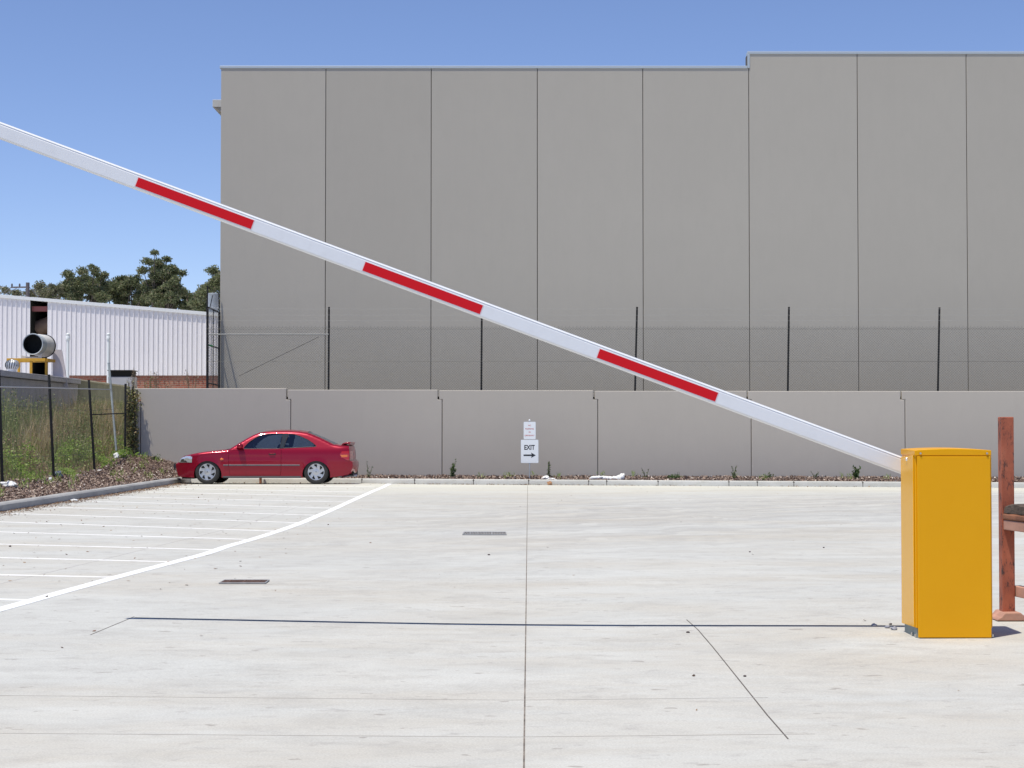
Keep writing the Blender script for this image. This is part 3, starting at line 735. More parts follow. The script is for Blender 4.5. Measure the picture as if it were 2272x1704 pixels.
top_px = [(112, 612), (104, 580), (96, 550), (90, 520), (88, 490), (98, 482), (118, 470), (128, 448), (140, 430), (160, 412), (200, 396), (260, 380), (330, 366), (400, 356), (480, 347), (560, 340), (650, 331),
          (690, 304), (760, 259), (840, 208), (900, 175), (960, 151), (1050, 135), (1150, 127), (1300, 126), (1400, 133), (1490, 147),
          (1560, 172), (1640, 206), (1720, 244), (1790, 275), (1880, 286), (1960, 289), (1992, 293), (2004, 340), (2010, 400), (2008, 448), (2030, 456), (2046, 466), (2050, 500), (2040, 545), (2020, 580), (1990, 597)]
bot_px = [(1900, 615), (1760, 632)]
top = [cc(p) for p in top_px]
fc = ((430-80)/447., (705-604)/447.); rc = ((1604-80)/447., (705-604)/447.); ar = .337
def arch(c, zb):
    pts = []; a0 = math.asin((zb-c[1])/ar)
    for i in range(25):
        a = a0+(math.pi-2*a0)*i/24; pts.append((c[0]+ar*math.cos(a), c[1]+ar*math.sin(a)))
    return pts
zs = (705-633)/447.
outline = top+[cc((1900, 615))]+arch(rc, zs)+arch(fc, zs)+[cc((150, 628))]
def resample(poly, h, closed=True):
    out = []; n = len(poly)
    for i in range(n if closed else n-1):
        a = poly[i]; b = poly[(i+1) % n]; k = max(1, int(math.hypot(b[0]-a[0], b[1]-a[1])/h))
        out += [(a[0]+(b[0]-a[0])*j/k, a[1]+(b[1]-a[1])*j/k) for j in range(k)]
    if not closed: out.append(poly[-1])
    return out
tx = [p for p in top[6:33]]
TXx = np.array([p[0] for p in tx]); TXz = np.array([p[1] for p in tx])
PZ = [.1, .2, .35, .5, .62, .75, .83, .90, 1.0, 1.15, 1.25, 1.33]; PW = [.785, .812, .838, .85, .85, .842, .82, .785, .735, .66, .61, .55]
def hw(x, z):
    w_ = float(np.interp(z, PZ, PW))
    if x < .75: w_ -= .26*((.75-x)/.75)**2.6
    if x > 3.9: w_ -= .15*((x-3.9)/.52)**2.2
    d_ = float(np.interp(x, TXx, TXz))-z; r_ = .07
    if d_ < r_: dd = max(0, d_); w_ -= .75*r_*(1-math.sqrt(max(0, 1-((r_-dd)/r_)**2)))
    # wheel-arch lips and character crease
    for c_ in (fc, rc):
        dd = math.hypot(x-c_[0], z-c_[1])
        if dd < ar+.07: w_ += .010*(1-(dd-ar)/.07)
    if .3 < x < 4.3: w_ -= .006*math.exp(-((z-.655)/.02)**2)
    return w_
def inside(p, poly):
    x, y = p; c_ = False; n = len(poly); j = n-1
    for i in range(n):
        xi, yi = poly[i]; xj, yj = poly[j]
        if (yi > y) != (yj > y) and x < (xj-xi)*(y-yi)/(yj-yi)+xi: c_ = not c_
        j = i
    return c_
def skin(mb, outer, holes, sgn, off=0., h=.045, mi=0):
    vs = []; es = []
    for poly in [outer]+holes:
        r_ = resample(poly, h*.7); b = len(vs); vs += r_; es += [(b+i, b+(i+1) % len(r_)) for i in range(len(r_))]
    xs_ = [p[0] for p in outer]; zs_ = [p[1] for p in outer]
    x = min(xs_)+h/2
    while x < max(xs_):
        z = min(zs_)+h/2
        while z < max(zs_):
            if inside((x, z), outer) and not any(inside((x, z), q) for q in holes): vs.append((x, z))
            z += h
        zt_ = float(np.interp(x, TXx, TXz))
        for dd in (.006, .018, .038, .062):
            if inside((x, zt_-dd), outer) and not any(inside((x, zt_-dd), q) for q in holes): vs.append((x, zt_-dd))
        x += h
    r_ = delaunay_2d_cdt([Vector(v) for v in vs], es, [], 0, 1e-5)
    pv, pf = r_[0], r_[2]; fs = []
    for f in pf:
        c_ = (sum(pv[i].x for i in f)/len(f), sum(pv[i].y for i in f)/len(f))
        if inside(c_, outer) and not any(inside(c_, q) for q in holes): fs.append(tuple(f))
    mb.mi = mi
    mb.add([(p.x-CXC, sgn*(hw(p.x, p.y)+off), p.y) for p in pv], fs)
win1 = [cc(p) for p in [(818, 323), (822, 300), (870, 249), (930, 205), (990, 174), (1060, 160), (1140, 156), (1232, 155), (1206, 319)]]
win2 = [cc(p) for p in [(1292, 158), (1350, 164), (1420, 186), (1500, 221), (1560, 259), (1600, 292), (1580, 300), (1245, 316)]]
pil = [cc(p) for p in [(1236, 153), (1288, 155), (1241, 318), (1209, 320)]]
door = [cc(p) for p in [(655, 340), (655, 470), (668, 608), (1215, 608), (1224, 560), (1226, 330), (820, 332)]]
def shrink(poly, k):
    cx_ = sum(p[0] for p in poly)/len(poly); cz_ = sum(p[1] for p in poly)/len(poly)
    hx = max(abs(p[0]-cx_) for p in poly); hz = max(abs(p[1]-cz_) for p in poly)
    return [(cx_+(p[0]-cx_)*(1-k/hx), cz_+(p[1]-cz_)*(1-k/hz)) for p in poly]
def cross(mb, pts, crown, s0=-1., s1=1., n=14, mi=0, inset=0., off=0.):
    """strip between both sides along outline points pts, bulged outwards by crown"""
    rows = []; mb.mi = mi
    for i, p in enumerate(pts):
        a = pts[max(0, i-1)]; b = pts[min(len(pts)-1, i+1)]; t = Vector((b[0]-a[0], b[1]-a[1])).normalized(); nn = Vector((-t.y, t.x))
        cr = crown[i] if isinstance(crown, list) else crown; W_ = hw(*p)-inset; row = []
        for j in range(n+1):
            s_ = s0+(s1-s0)*j/n; k_ = cr*(1-abs(s_)**2.4)+off
            row.append((p[0]+nn.x*k_-CXC, s_*W_, p[1]+nn.y*k_))
        rows.append(row)
    vs = [v for r_ in rows for v in r_]; k = n+1
    mb.add(vs, [(j*k+i, j*k+i+1, (j+1)*k+i+1, (j+1)*k+i) for j in range(len(rows)-1) for i in range(n)])
body = MB()
for sg_ in (-1, 1): skin(body, outline, [win1, win2, door], sg_)
cross(body, resample(top[0:7], .03, False), [.05]*200, n=16)
cross(body, resample(top[6:10], .02, False), [.045]*200, s0=-.5, s1=.5)
cross(body, resample(top[9:17], .04, False), .028)
ro = resample(top[21:27], .04, False); cross(body, ro, .035)
cross(body, resample(top[30:34], .04, False), .02)
cross(body, resample(top[33:37], .03, False), .045)
cross(body, resample(top[36:]+[cc((1900, 615))], .03, False), .05)
for a, b in ((16, 22), (26, 31)):             # pillars beside the front and rear glass
    seg_ = resample(top[a:b], .04, False)
    cross(body, seg_, .03, -1, -.9, 2); cross(body, seg_, .03, .9, 1, 2)
bo = body.build('body', M['carred'], car, smooth=40)
for sg_ in (-1, 1):
    mb = MB(); skin(mb, shrink(door, .006), [], sg_, .001); d_ = mb.build('door', M['carred'], car, smooth=40)
    hx, hz = cc((1128, 376)); y_ = sg_*(hw(hx, hz))
    mb = MB(); mb.box(hx-CXC-.085, hx-CXC+.085, y_-.012, y_+.012, hz-.024, hz+.012); mb.build('door_handle', M['trim'], d_, bevel=.008)
    mb = MB(); mb.box(hx-CXC-.07, hx-CXC+.05, y_+sg_*.012, y_+sg_*.026, hz-.004, hz+.016); mb.build('handle_grip', M['carred'], d_, bevel=.006)
    for q in (win1, win2):
        mb = MB(); skin(mb, shrink(q, .004), [], sg_, -.012); mb.build('side_window', M['glass'], car, smooth='all')
        mb = MB(); pts = resample([cc_ for cc_ in q], .05)
        P_ = [Vector((p[0]-CXC, sg_*(hw(*p)+.001), p[1])) for p in pts]; [mb.tube(P_[i_], (P_+[P_[0]])[i_+1], .006, 6, cap=False) for i_ in range(len(P_))]; mb.build('window_seal', M['trim'], car, smooth='all')
    mb = MB(); skin(mb, pil, [], sg_, .004); mb.build('pillar_trim', mat('gloss_black_pillar', (.03, .033, .03), .12, 0, 1), car, smooth='all')
    # rubbing strip in three lengths, with a bright insert
    for xa_, xb_ in ((600, 652), (661, 1222), (1230, 1425)):
        mb = MB(); n_ = 12
        for zz0, zz1, o_, mi in ((.443, .463, .017, 0), (.464, .473, .013, 1)):
            vs = []; mb.mi = mi
            for i in range(n_+1):
                x = cc((xa_+(xb_-xa_)*i/n_, 0))[0]
                for z, oo in ((zz0, -.002), (zz0, o_), (zz1, o_), (zz1, -.002)): vs.append((x-CXC, sg_*(hw(x, z)+oo), z))
            mb.add(vs, [(4*i+j, 4*i+(j+1) % 4, 4*i+4+(j+1) % 4, 4*i+4+j) for i in range(n_) for j in range(4)]+[(0, 1, 2, 3), (4*n_, 4*n_+1, 4*n_+2, 4*n_+3)])
        mb.build('side_moulding', [M['sill'], M['alloy']], car)
    mb = MB(); mb.box(cc((590, 0))[0]-CXC, cc((1442, 0))[0]-CXC, sg_*.80-.022, sg_*.80+.022, .150, .198); mb.build('sill', M['sill'], car, bevel=.015)
    # head lamp: side lens plus the wrap-round part on the nose
    hl = MB(); skin(hl, [cc(p) for p in [(124, 468), (132, 446), (145, 428), (168, 412), (205, 401), (250, 399), (264, 410), (262, 470)]], [], sg_, .006, h=.02)
    seg_ = resample(top[6:10], .02, False)
    if sg_ < 0: cross(hl, seg_, .045, -1, -.5, 6, off=.004)
    else: cross(hl, seg_, .045, .5, 1, 6, off=.004)
    h_ = hl.build('headlight', M['lamp'], car, smooth=40)
    mb = MB(); skin(mb, [cc(p) for p in [(140, 462), (152, 436), (176, 432), (182, 448), (205, 452), (214, 466)]], [], sg_, .009, h=.02); mb.build('reflector', mat('lamp_reflector', (.25, .27, .33), .1, .9), h_, smooth=True)
    ip = cc((583, 434)); T = Matrix.Translation((ip[0]-CXC, sg_*hw(*ip), ip[1])) @ Matrix.Rotation(R(-90*sg_), 4, 'X')
    MB().lathe([(0, .014), (.022, .011), (.034, .0), (.034, -.01)], 16, T @ Matrix.Diagonal((1.3, .75, 1, 1))).build('indicator', M['amber'], car, smooth=True)
    tl = MB(); skin(tl, [cc(p) for p in [(1880, 385), (1905, 350), (1998, 346), (2004, 400), (2002, 448), (1975, 445), (1900, 415)]], [], sg_, .005, h=.025)
    sgm = resample([cc((2004, 345)), cc((2009, 400)), cc((2007, 445))], .03, False)
    if sg_ < 0: cross(tl, sgm, .045, -1, -.45, 5, off=.004)
    else: cross(tl, sgm, .045, .45, 1, 5, off=.004)
    t_ = tl.build('tail_light', M['tail'], car, smooth=40)
    mb = MB(); skin(mb, [cc(p) for p in [(1888, 388), (1980, 386), (1982, 412), (1905, 412)]], [], sg_, .008, h=.02); mb.build('indicator_lens', M['amber'], t_, smooth=True)
    # door mirror
    mp = cc((768, 292)); mb = MB(); y_ = sg_*.86
    M_ = Matrix.Translation((mp[0]-CXC+.03, y_+sg_*.03, mp[1]+.005)) @ Matrix.Diagonal((.075, .10, .062, 1))
    bm_prof = [(0, 1.), (.5, .88), (.82, .6), (.97, .2), (1, -.1), (.95, -.5), (.7, -.85), (0, -1)]
    mb.lathe(bm_prof, 16, M_)
    mi_ = mb.build('mirror', M['carred'], car, smooth='all')
    mb = MB(); mb.add([(mp[0]-CXC-.10, sg_*.77, mp[1]-.075), (mp[0]-CXC+.06, sg_*.76, mp[1]-.075), (mp[0]-CXC+.055, sg_*.86, mp[1]-.03), (mp[0]-CXC-.03, sg_*.86, mp[1]-.03), (mp[0]-CXC+.02, sg_*.74, mp[1]+.05), (mp[0]-CXC+.05, sg_*.86, mp[1]+.02)],
                  [(0, 1, 2, 3), (0, 3, 5, 4), (1, 4, 5, 2), (3, 2, 5), (0, 4, 1)]); mb.build('mirror_foot', M['carred'], mi_)
gw = MB(); cross(gw, resample(top[16:22], .04, False), .03, -.9, .9, 12, off=-.004); gw.build('windscreen', M['glass'], car, smooth='all')
gw = MB(); cross(gw, resample(top[26:31], .04, False), .03, -.9, .9, 12, off=-.004); gw.build('rear_window', M['glass'], car, smooth='all')
mb = MB()
for y0, y1 in ((-.66, -.1), (.0, .55)):
    mb.tube((cc((625, 0))[0]-CXC, y0, .842), (cc((672, 0))[0]-CXC, y1, .872), .009, 6)
mb.build('wiper', M['trim'], car)
# spoiler
mb = MB(); sp = [cc(p) for p in [(1886, 284), (1902, 265), (1930, 254), (1975, 250), (2012, 247), (2000, 268), (1992, 284), (1986, 284), (1990, 272), (1940, 268), (1905, 279), (1900, 286)]]
mb.prism([(x-CXC, z) for x, z in sp], -.64, .64); mb.build('spoiler', M['carred'], car, smooth=30, bevel=.004)
mb = MB(); mb.box(-CXC-.165, -CXC-.06, -.2, .2, .37, .485); mb.build('front_plate', M['plate'], car, bevel=.005)
mb = MB(); mb.box(4.20-CXC, 4.23-CXC, -.19, .19, .60, .71); mb.build('rear_plate', M['signwhite'], car, bevel=.004)
mb = MB(); mb.tube((3.9-CXC, -.45, .19), (4.36-CXC, -.45, .21), .03, 12); mb.build('exhaust_pipe', M['alloy'], car, smooth=30)
mb = MB(); mb.box(.12-CXC, .40-CXC, -.62, .62, .13, .24); mb.box(.40-CXC, 1.15-CXC, -.56, .56, .17, .62); mb.box(1.15-CXC, 3.0-CXC, -.76, .76, .165, .26)
mb.box(3.0-CXC, 3.85-CXC, -.56, .56, .17, .66); mb.box(3.85-CXC, 4.28-CXC, -.62, .62, .2, .5); mb.build('underbody', M['dark'], car)
for c_ in (fc, rc):                            # wheel-well liners
    n_ = 20
    for sg_ in (-1, 1):
        vs = []
        for i in range(n_+1):
            a = math.pi*i/n_
            for y in (.56, .80): vs.append((c_[0]+(ar+.012)*math.cos(a)-CXC, sg_*y, c_[1]+(ar+.012)*math.sin(a)))
        mb = MB(); mb.add(vs, [(2*i, 2*i+1, 2*i+3, 2*i+2) for i in range(n_)]); mb.build('wheel_liner', M['dark'], car)
# cabin
mb = MB(); mb.box(1.42-CXC, 1.75-CXC, -.66, .66, .62, .86); mb.build('dashboard', M['cabin'], car, bevel=.05, seg=4)
def seat(x, y, w_, name='seat'):
    mb = MB(); mb.box(x-.28, x+.24, y-w_, y+w_, .30, .46)
    T = Matrix.Translation((x+.22, y, .42)) @ Matrix.Rotation(R(-14), 4, 'Y').inverted()
    mb.box(-.06, .08, -w_, w_, 0, .56, T); o = mb.build(name, M['seat'], car, bevel=.05, seg=4)
    for yy in ((0,) if w_ < .4 else (-.35, .35)):
        mb = MB(); mb.box(-.045, .055, -.12+yy, .12+yy, .60, .76, T); mb.build('headrest', M['seat'], o, bevel=.035, seg=4)
seat(2.15-CXC, -.36, .25); seat(2.15-CXC, .36, .25); seat(3.02-CXC, 0, .60, 'rear_seat')
st = MB(); T = Matrix.Translation((1.78-CXC, .36, .80)) @ Matrix.Rotation(R(65), 4, 'Y')
st.lathe([(.175+.013*math.cos(a), .013*math.sin(a)) for a in np.linspace(0, 2*math.pi, 9)], 24, T); st.build('steering_wheel', M['trim'], car, smooth='all')
# wheels
def make_wheel():
    o = empty('wheel'); o.parent = car
    tp = [(.196, -.085), (.205, -.092), (.235, -.097), (.272, -.093), (.292, -.078), (.2985, -.055), (.2995, 0), (.2985, .055), (.292, .078), (.272, .093), (.235, .097), (.205, .092), (.196, .085)]
    MB().lathe(tp, 48, None, 'Y').build('tyre', M['rubber'], o, smooth='all')
    mb = MB(); mb.lathe([(0, -.088), (.022, -.089), (.05, -.086), (.075, -.080), (.10, -.083), (.145, -.086), (.178, -.083), (.192, -.090), (.204, -.088), (.206, -.075), (.2, 0)], 48, None, 'Y')
    mb.mi = 1
    for k in range(7):
        a0 = 2*math.pi*k/7+.3; pts = []
        for (r_, da) in ((.104, .0), (.182, .05), (.187, .36), (.170, .50), (.122, .22)): pts.append((r_*math.cos(a0+da), -.0912, r_*math.sin(a0+da)))
        pb_ = [(x, -.082, z) for x, _, z in pts]; mb.add(pts+pb_, [(0, 1, 2, 3, 4)]+[(i, (i+1) % 5, 5+(i+1) % 5, 5+i) for i in range(5)])
    hb = mb.build('hubcap', [M['alloy'], M['dark']], o, smooth=40)
    mb = MB(); mb.lathe([(0, -.0925), (.010, -.0925), (.011, -.089)], 12, None, 'Y'); mb.build('centre_badge', M['trim'], hb)
    mb = MB(); mb.lathe([(0, .03), (.19, .03)], 24, None, 'Y'); mb.build('wheel_disc', M['dark'], o)
    return o
wz = .3
w0 = make_wheel(); fx = (427-80)/447.-CXC; rx = (1602-80)/447.-CXC
w0.location = (fx, -.745, wz)
for x, y, rz in ((rx, -.745, 0), (fx, .745, math.pi), (rx, .745, math.pi)):
    c_ = copy_tree(w0, car); c_.location = (x, y, wz); c_.rotation_euler = (0, R(40), rz)

o = MB().tube((at(578, 1070, 42.5).x, 42.5, gz(-6.4, 42.5)-.02), (at(578, 1070, 42.5).x, 42.5, .42), .034, 12).lathe([(.034, 0), (.03, .015), (0, .02)], 12, Matrix.Translation((at(578, 1070, 42.5).x, 42.5, .42))).build('bollard', M['rustbrown'], smooth=30)
tag(o, 'short dark rusty stub post at the kerb, seen under the red car', 'post')

# ------------------------------------------------------------------ white corrugated shed
m = M['corr'] = mat('white_corrugated_steel', (.8, .77, .8), .45); g = N(m)
g.color(g.ramp(g.noise(.6, sc=(1, 1, .3), detail=5), [(.3, (.80, .78, .82)), (.7, (.87, .85, .88))]))
m = M['brick'] = mat('red_brick', (.3, .1, .07), .9); g = N(m)
br = g.n('ShaderNodeTexBrick'); br.inputs['Color1'].default_value = (.36, .12, .075, 1); br.inputs['Color2'].default_value = (.25, .075, .05, 1); br.inputs['Mortar'].default_value = (.32, .24, .2, 1)
br.inputs['Scale'].default_value = 1; br.inputs['Brick Width'].default_value = .24; br.inputs['Row Height'].default_value = .086; br.inputs['Mortar Size'].default_value = .01
mp = g.n('ShaderNodeMapping'); mp.inputs[2].default_value = (R(90), 0, 0); g.n('ShaderNodeTexCoord'); g.tc = g.n('ShaderNodeTexCoord'); g.l(g.tc.outputs['Object'], mp.inputs[0]); g.l(mp.outputs[0], br.inputs['Vector'])
g.color(g.mix(g.math('MULTIPLY', g.ramp(g.noise(1.3, detail=6), [(.5, 0.), (.7, 1.)]), .5), br.outputs[0], (.42, .28, .2)))
YH = 70.; sh = empty('corrugated_shed', (0, YH, 0)); tag(sh, 'white corrugated steel shed with brick base at the left beyond the fence', 'shed')
def roofz(px): return at(px, 657+39*px/459., YH).z
def corr(x0, x1, zb_, name='wall_sheet'):
    mb = MB(); xs_ = []; x = x0
    while x < x1:
        for dx_, dy_ in ((0, 0), (.145, 0), (.155, -.038), (.182, -.038), (.192, 0)):
            if x+dx_ <= x1: xs_.append((x+dx_, dy_))
        x += .203
    vs = []
    for X, dy_ in xs_:
        px_ = 1136+X*F/YH; vs += [(X, dy_, zb_), (X, dy_, roofz(px_)-.02)]
    mb.add(vs, [(2*i, 2*i+2, 2*i+3, 2*i+1) for i in range(len(xs_)-1)]); return mb.build(name, M['corr'], sh, fix=False)
zc = at(300, 833, YH).z
xL = at(67.5, 700, YH).x; xR = at(105.5, 700, YH).x; xE = at(600, 700, YH).x
corr(-34, xL, zc); corr(xR, xE, zc)
mb = MB(); vs = []
pA = at(-650, 0, YH).x
for px_ in (-650, 600):
    x = at(px_, 0, YH).x; z = roofz(px_)
    vs += [(x, -.075, z-.06), (x, -.075, z+.07), (x, .2, z+.09), (x, .2, z-.06)]
mb.add(vs, [(0, 4, 5, 1), (1, 5, 6, 2), (2, 6, 7, 3), (3, 7, 4, 0)]); mb.build('barge_flashing', mat('white_flashing', (.8, .82, .84), .4), sh)
mb = MB(); vs = []
for px_ in (-650, 600):
    x = at(px_, 0, YH).x; z = roofz(px_)-.02; vs += [(x, .2, z), (x, 30, z)]
mb.add(vs, [(0, 1, 3, 2)]); mb.build('roof', M['corr'], sh, fix=False)
mb = MB(); mb.box(-34, xL, .05, .3, 0, zc+.02); mb.box(xL, xE, .05, .3, 0, zc+.02); mb.build('brick_base', M['brick'], sh)
mb = MB(); zt_ = roofz(80)
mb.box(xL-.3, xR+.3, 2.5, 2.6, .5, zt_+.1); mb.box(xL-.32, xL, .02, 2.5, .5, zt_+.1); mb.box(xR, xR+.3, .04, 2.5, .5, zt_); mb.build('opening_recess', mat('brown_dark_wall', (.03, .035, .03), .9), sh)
mb = MB(); mb.box(xL, xR, .2, .45, at(0, 690, YH).z, at(0, 679, YH).z); mb.build('opening_beam', mat('red_oxide_beam', (.30, .10, .10), .7), sh)
T = Matrix.Translation((at(98, 0, YH).x, .9, at(0, 718, YH).z)) @ Matrix.Rotation(R(70), 4, 'Y')
mb = MB(); mb.lathe([(0, -.55), (.25, -.52), (.33, -.4), (.34, .5), (0, .52)], 24, T)
mb.build('inner_duct', var_mat('brown_duct', (.26, .18, .14), .2, 4), sh, smooth=40)

# lavender-grey lean-to shed and olive sheet fence beyond it
m = M['tin'] = mat('grey_tin', (.34, .34, .38), .6); g = N(m)
wv = g.n('ShaderNodeTexWave', bands_direction='Y'); wv.inputs['Scale'].default_value = 4.; g.l(g.coord(), wv.inputs['Vector'])
g.color(g.mix(.5, g.ramp(wv.outputs['Fac'], [(.2, (.40, .40, .45)), (.8, (.50, .50, .56))]), g.ramp(g.noise(1.5, sc=(1, 2, .3), detail=6), [(.3, (.36, .36, .40)), (.7, (.54, .54, .60))])))
g.bump(wv.outputs['Fac'], .5, .02)
M['olive'] = var_mat('olive_sheet', (.24, .24, .17), .25, 1.2, .8)
ts = empty('tin_shed', (-14.85, 50, .9)); tag(ts, 'low lavender-grey tin shed behind the weeds at the left edge', 'shed')
def L3(o): o.location = (14.85, -50, -.9); return o
zT = CH+1.65
mb = MB(); mb.box(-20, -14.85, 40, 57, .5, zT-.19); L3(mb.build('wall', M['tin'], ts))
mb = MB(); mb.box(-20.1, -14.76, 39.9, 57.08, zT-.17, zT); L3(mb.build('gutter', var_mat('lilac_gutter', (.55, .55, .60), .1, 2), ts, bevel=.01))
mb = MB(); mb.add([(-14.9, 40, zT+.01), (-14.9, 57, zT+.01), (-20, 57, zT+.03), (-20, 40, zT+.03)], [(0, 1, 2, 3)]); L3(mb.build('roof', M['tin'], ts))
of = empty('sheet_fence', (-15, 62, .9)); tag(of, 'olive-brown sheet fence running back from the grey tin shed', 'fence')
mb = MB(); vs = []
for i in range(60):
    y = 57.1+10.9*i/59; x = -14.95-.35*i/59+(.02 if i % 2 else -.02); z = at(1136+(-14.95-.35*i/59)*F/y, 843+15*(i/59), y).z
    vs += [(x+15, y-62, -1.7), (x+15, y-62, zT-.05-.9-.02*(i/59))]
mb.add(vs, [(2*i, 2*i+2, 2*i+3, 2*i+1) for i in range(59)]); mb.build('sheeting', M['olive'], of, fix=False)
mb = MB(); mb.tube((.06, -4.9, zT-.92), (-.3, 6., zT-.94), .035, 6); mb.build('top_rail', var_mat('olive_rail', (.36, .34, .24), .1), of)

# turbine vent
wvn = empty('turbine_vent', at(27, 822, 51)); tag(wvn, 'small silver onion-shaped turbine vent on the tin shed roof', 'roof vent')
k_ = 51/F; T = Matrix.Translation((0, 0, .02))
MB().lathe([(.13, -.25), (.12, .0), (.15, .03)], 20, T).build('neck', var_mat('white_zinc', (.7, .7, .7), .08), wvn, smooth=30)
mb = MB(); nv = 18
for i in range(nv):
    a = 2*math.pi*i/nv; vs = []
    for j in range(9):
        ph = R(-52+j*17.5); r_ = .205*math.cos(ph)**.7; z_ = .17+.16*math.sin(ph)
        for da in (0, .24): vs.append(((r_+(.012 if da else 0))*math.cos(a+da+.04*j), (r_+(.012 if da else 0))*math.sin(a+da+.04*j), z_))
    mb.add(vs, [(2*j, 2*j+1, 2*j+3, 2*j+2) for j in range(8)])
mb.build('vanes', M['galv'], wvn, fix=False)
MB().lathe([(.0, .345), (.05, .335), (.07, .31)], 16).build('crown', M['galv'], wvn, smooth=True)
MB().lathe([(.13, .04), (.125, .3)], 16).build('core', M['dark'], wvn)

# exhaust fan on yellow stand
YE = 54.; pe = F/YE; fe = empty('exhaust_fan', at(75, 830, YE)); tag(fe, 'large round exhaust duct with black mouth on a yellow steel stand', 'fan')
fo = Vector(fe.location)
c1_ = at(72.5, 763.5, YE)-fo; c2_ = at(100, 768, YE+1.1)-fo
M['ductw'] = var_mat('white_duct', (.62, .62, .60), .12, 3, .5); M['mouth'] = mat('black_mouth', (.004, .006, .006), .9)
dv = (c2_-c1_); Q = dv.to_track_quat('Z', 'Y').to_matrix().to_4x4(); T = Matrix.Translation(c1_) @ Q; Ld = dv.length
MB().lathe([(.315, .0), (.34, -.01), (.352, .02), (.34, .12), (.325, .30), (.335, .32), (.335, .40)], 40, T).build('mouth_ring', var_mat('grey_cowl', (.42, .47, .50), .1, 4), fe, smooth=40)
MB().lathe([(.335, .40), (.345, .45), (.36, .5), (.365, Ld-.03), (.34, Ld), (0, Ld)], 40, T).build('casing', M['ductw'], fe, smooth=40)
MB().lathe([(.318, .01), (.30, .3), (0, .32)], 32, T).build('mouth', M['mouth'], fe, smooth=40)
MB().lathe([(.37, Ld-.09), (.385, Ld-.07), (.385, Ld-.03), (.37, Ld-.01)], 40, T).build('rear_flange', M['black'], fe, smooth=40)
M['standy'] = var_mat('yellow_stand_paint', (.60, .33, .03), .15, 6, .6)
zb1 = (at(0, 795, YE)-fo).z; zb0 = (at(0, 801.5, YE)-fo).z; X_ = lambda p, Y=YE: (at(p, 0, Y)-fo).x
mb = MB(); mb.box(X_(22), X_(107), -.05, .05, zb0, zb1); mb.box(X_(22), X_(110), .9, 1.0, zb0, zb1); mb.box(X_(105), X_(110), .06, .89, zb0, zb1); mb.build('stand_beam', M['standy'], fe, bevel=.006)
for a_, y_ in ((75, 0), (92, .9), (30, .9)):
    mb = MB(); mb.box(X_(a_)-.04, X_(a_)+.04, y_-.04, y_+.04, -.5, zb0-.002); mb.build('stand_leg', M['standy'], fe, bevel=.005)
mb = MB(); mb.prism([(X_(100), (at(0, 772, YE)-fo).z), (X_(119), (at(0, 772, YE)-fo).z), (X_(121), (at(0, 776, YE)-fo).z), (X_(135), -.4), (X_(100), -.4)], 1.2, 1.24)
mb.build('duct_skirt', var_mat('pinkish_sheet', (.66, .61, .63), .06, 3), fe)
mb = MB(); mb.prism([(X_(52), zb1+.002), (X_(96), zb1+.002), (X_(97), zb1+.14), (X_(88), zb1+.06), (X_(62), zb1+.06), (X_(50), zb1+.12)], .1, .16); mb.build('cradle', M['ductw'], fe)

# vent pipes, cabinet, roof drum
for px_, yb_, lab in ((151, 845, 'white plastic vent pipe standing against the shed near the round duct'), (241, 862, 'white plastic vent pipe standing behind the leaning steel pole')):
    Yp = 67.5; t_ = at(px_, 739, Yp); o = empty('vent_pipe', (t_.x, Yp, 2.4)); tag(o, lab, 'pipe', 'white vent pipes at the shed')
    zz = t_.z-2.4; wp = mat('white_pvc', (.8, .84, .86), .3)
    MB().tube((0, 0, -.8), (0, 0, zz-.12), .062, 14).build('pipe', wp, o, smooth=30)
    MB().lathe([(.07, zz-.30), (.083, zz-.28), (.083, zz-.14), (.07, zz-.12), (.08, zz-.1), (.078, zz-.03), (.05, zz), (0, zz)], 16).build('pipe_cap', wp, o, smooth=40)
cb = empty('utility_cabinet', at(272, 850, 66)); tag(cb, 'low grey cabinet with a dark open top beside the brick base of the shed', 'cabinet')
X_ = lambda p: (at(p, 0, 66)-cb.location).x; Z_ = lambda p: (at(0, p, 66)-cb.location).z
mb = MB(); mb.box(X_(245), X_(298), 0, .9, -1.2, Z_(836)); mb.build('cabinet_body', var_mat('light_grey_metal', (.42, .42, .46), .1, 2), cb, bevel=.01)
mb = MB(); mb.box(X_(247), X_(296), .05, .85, Z_(836)+.003, Z_(823)); mb.build('dark_box', M['dark'], cb)
mb = MB(); mb.box(X_(244), X_(299), -.06, .96, Z_(823)+.003, Z_(821)); mb.build('cabinet_lid', M['black'], cb, bevel=.005)
o = MB().lathe([(.0, .62), (.22, .60), (.24, .58), (.24, 0), (.2, -.03), (.2, -.6)], 20, Matrix.Translation(at(473, 682, 71))).build('flue', var_mat('zinc_flue', (.30, .34, .38), .1, 3, .5), smooth=40)
tag(o, 'grey cylindrical roof flue seen through the wire gate beside the warehouse', 'flue')

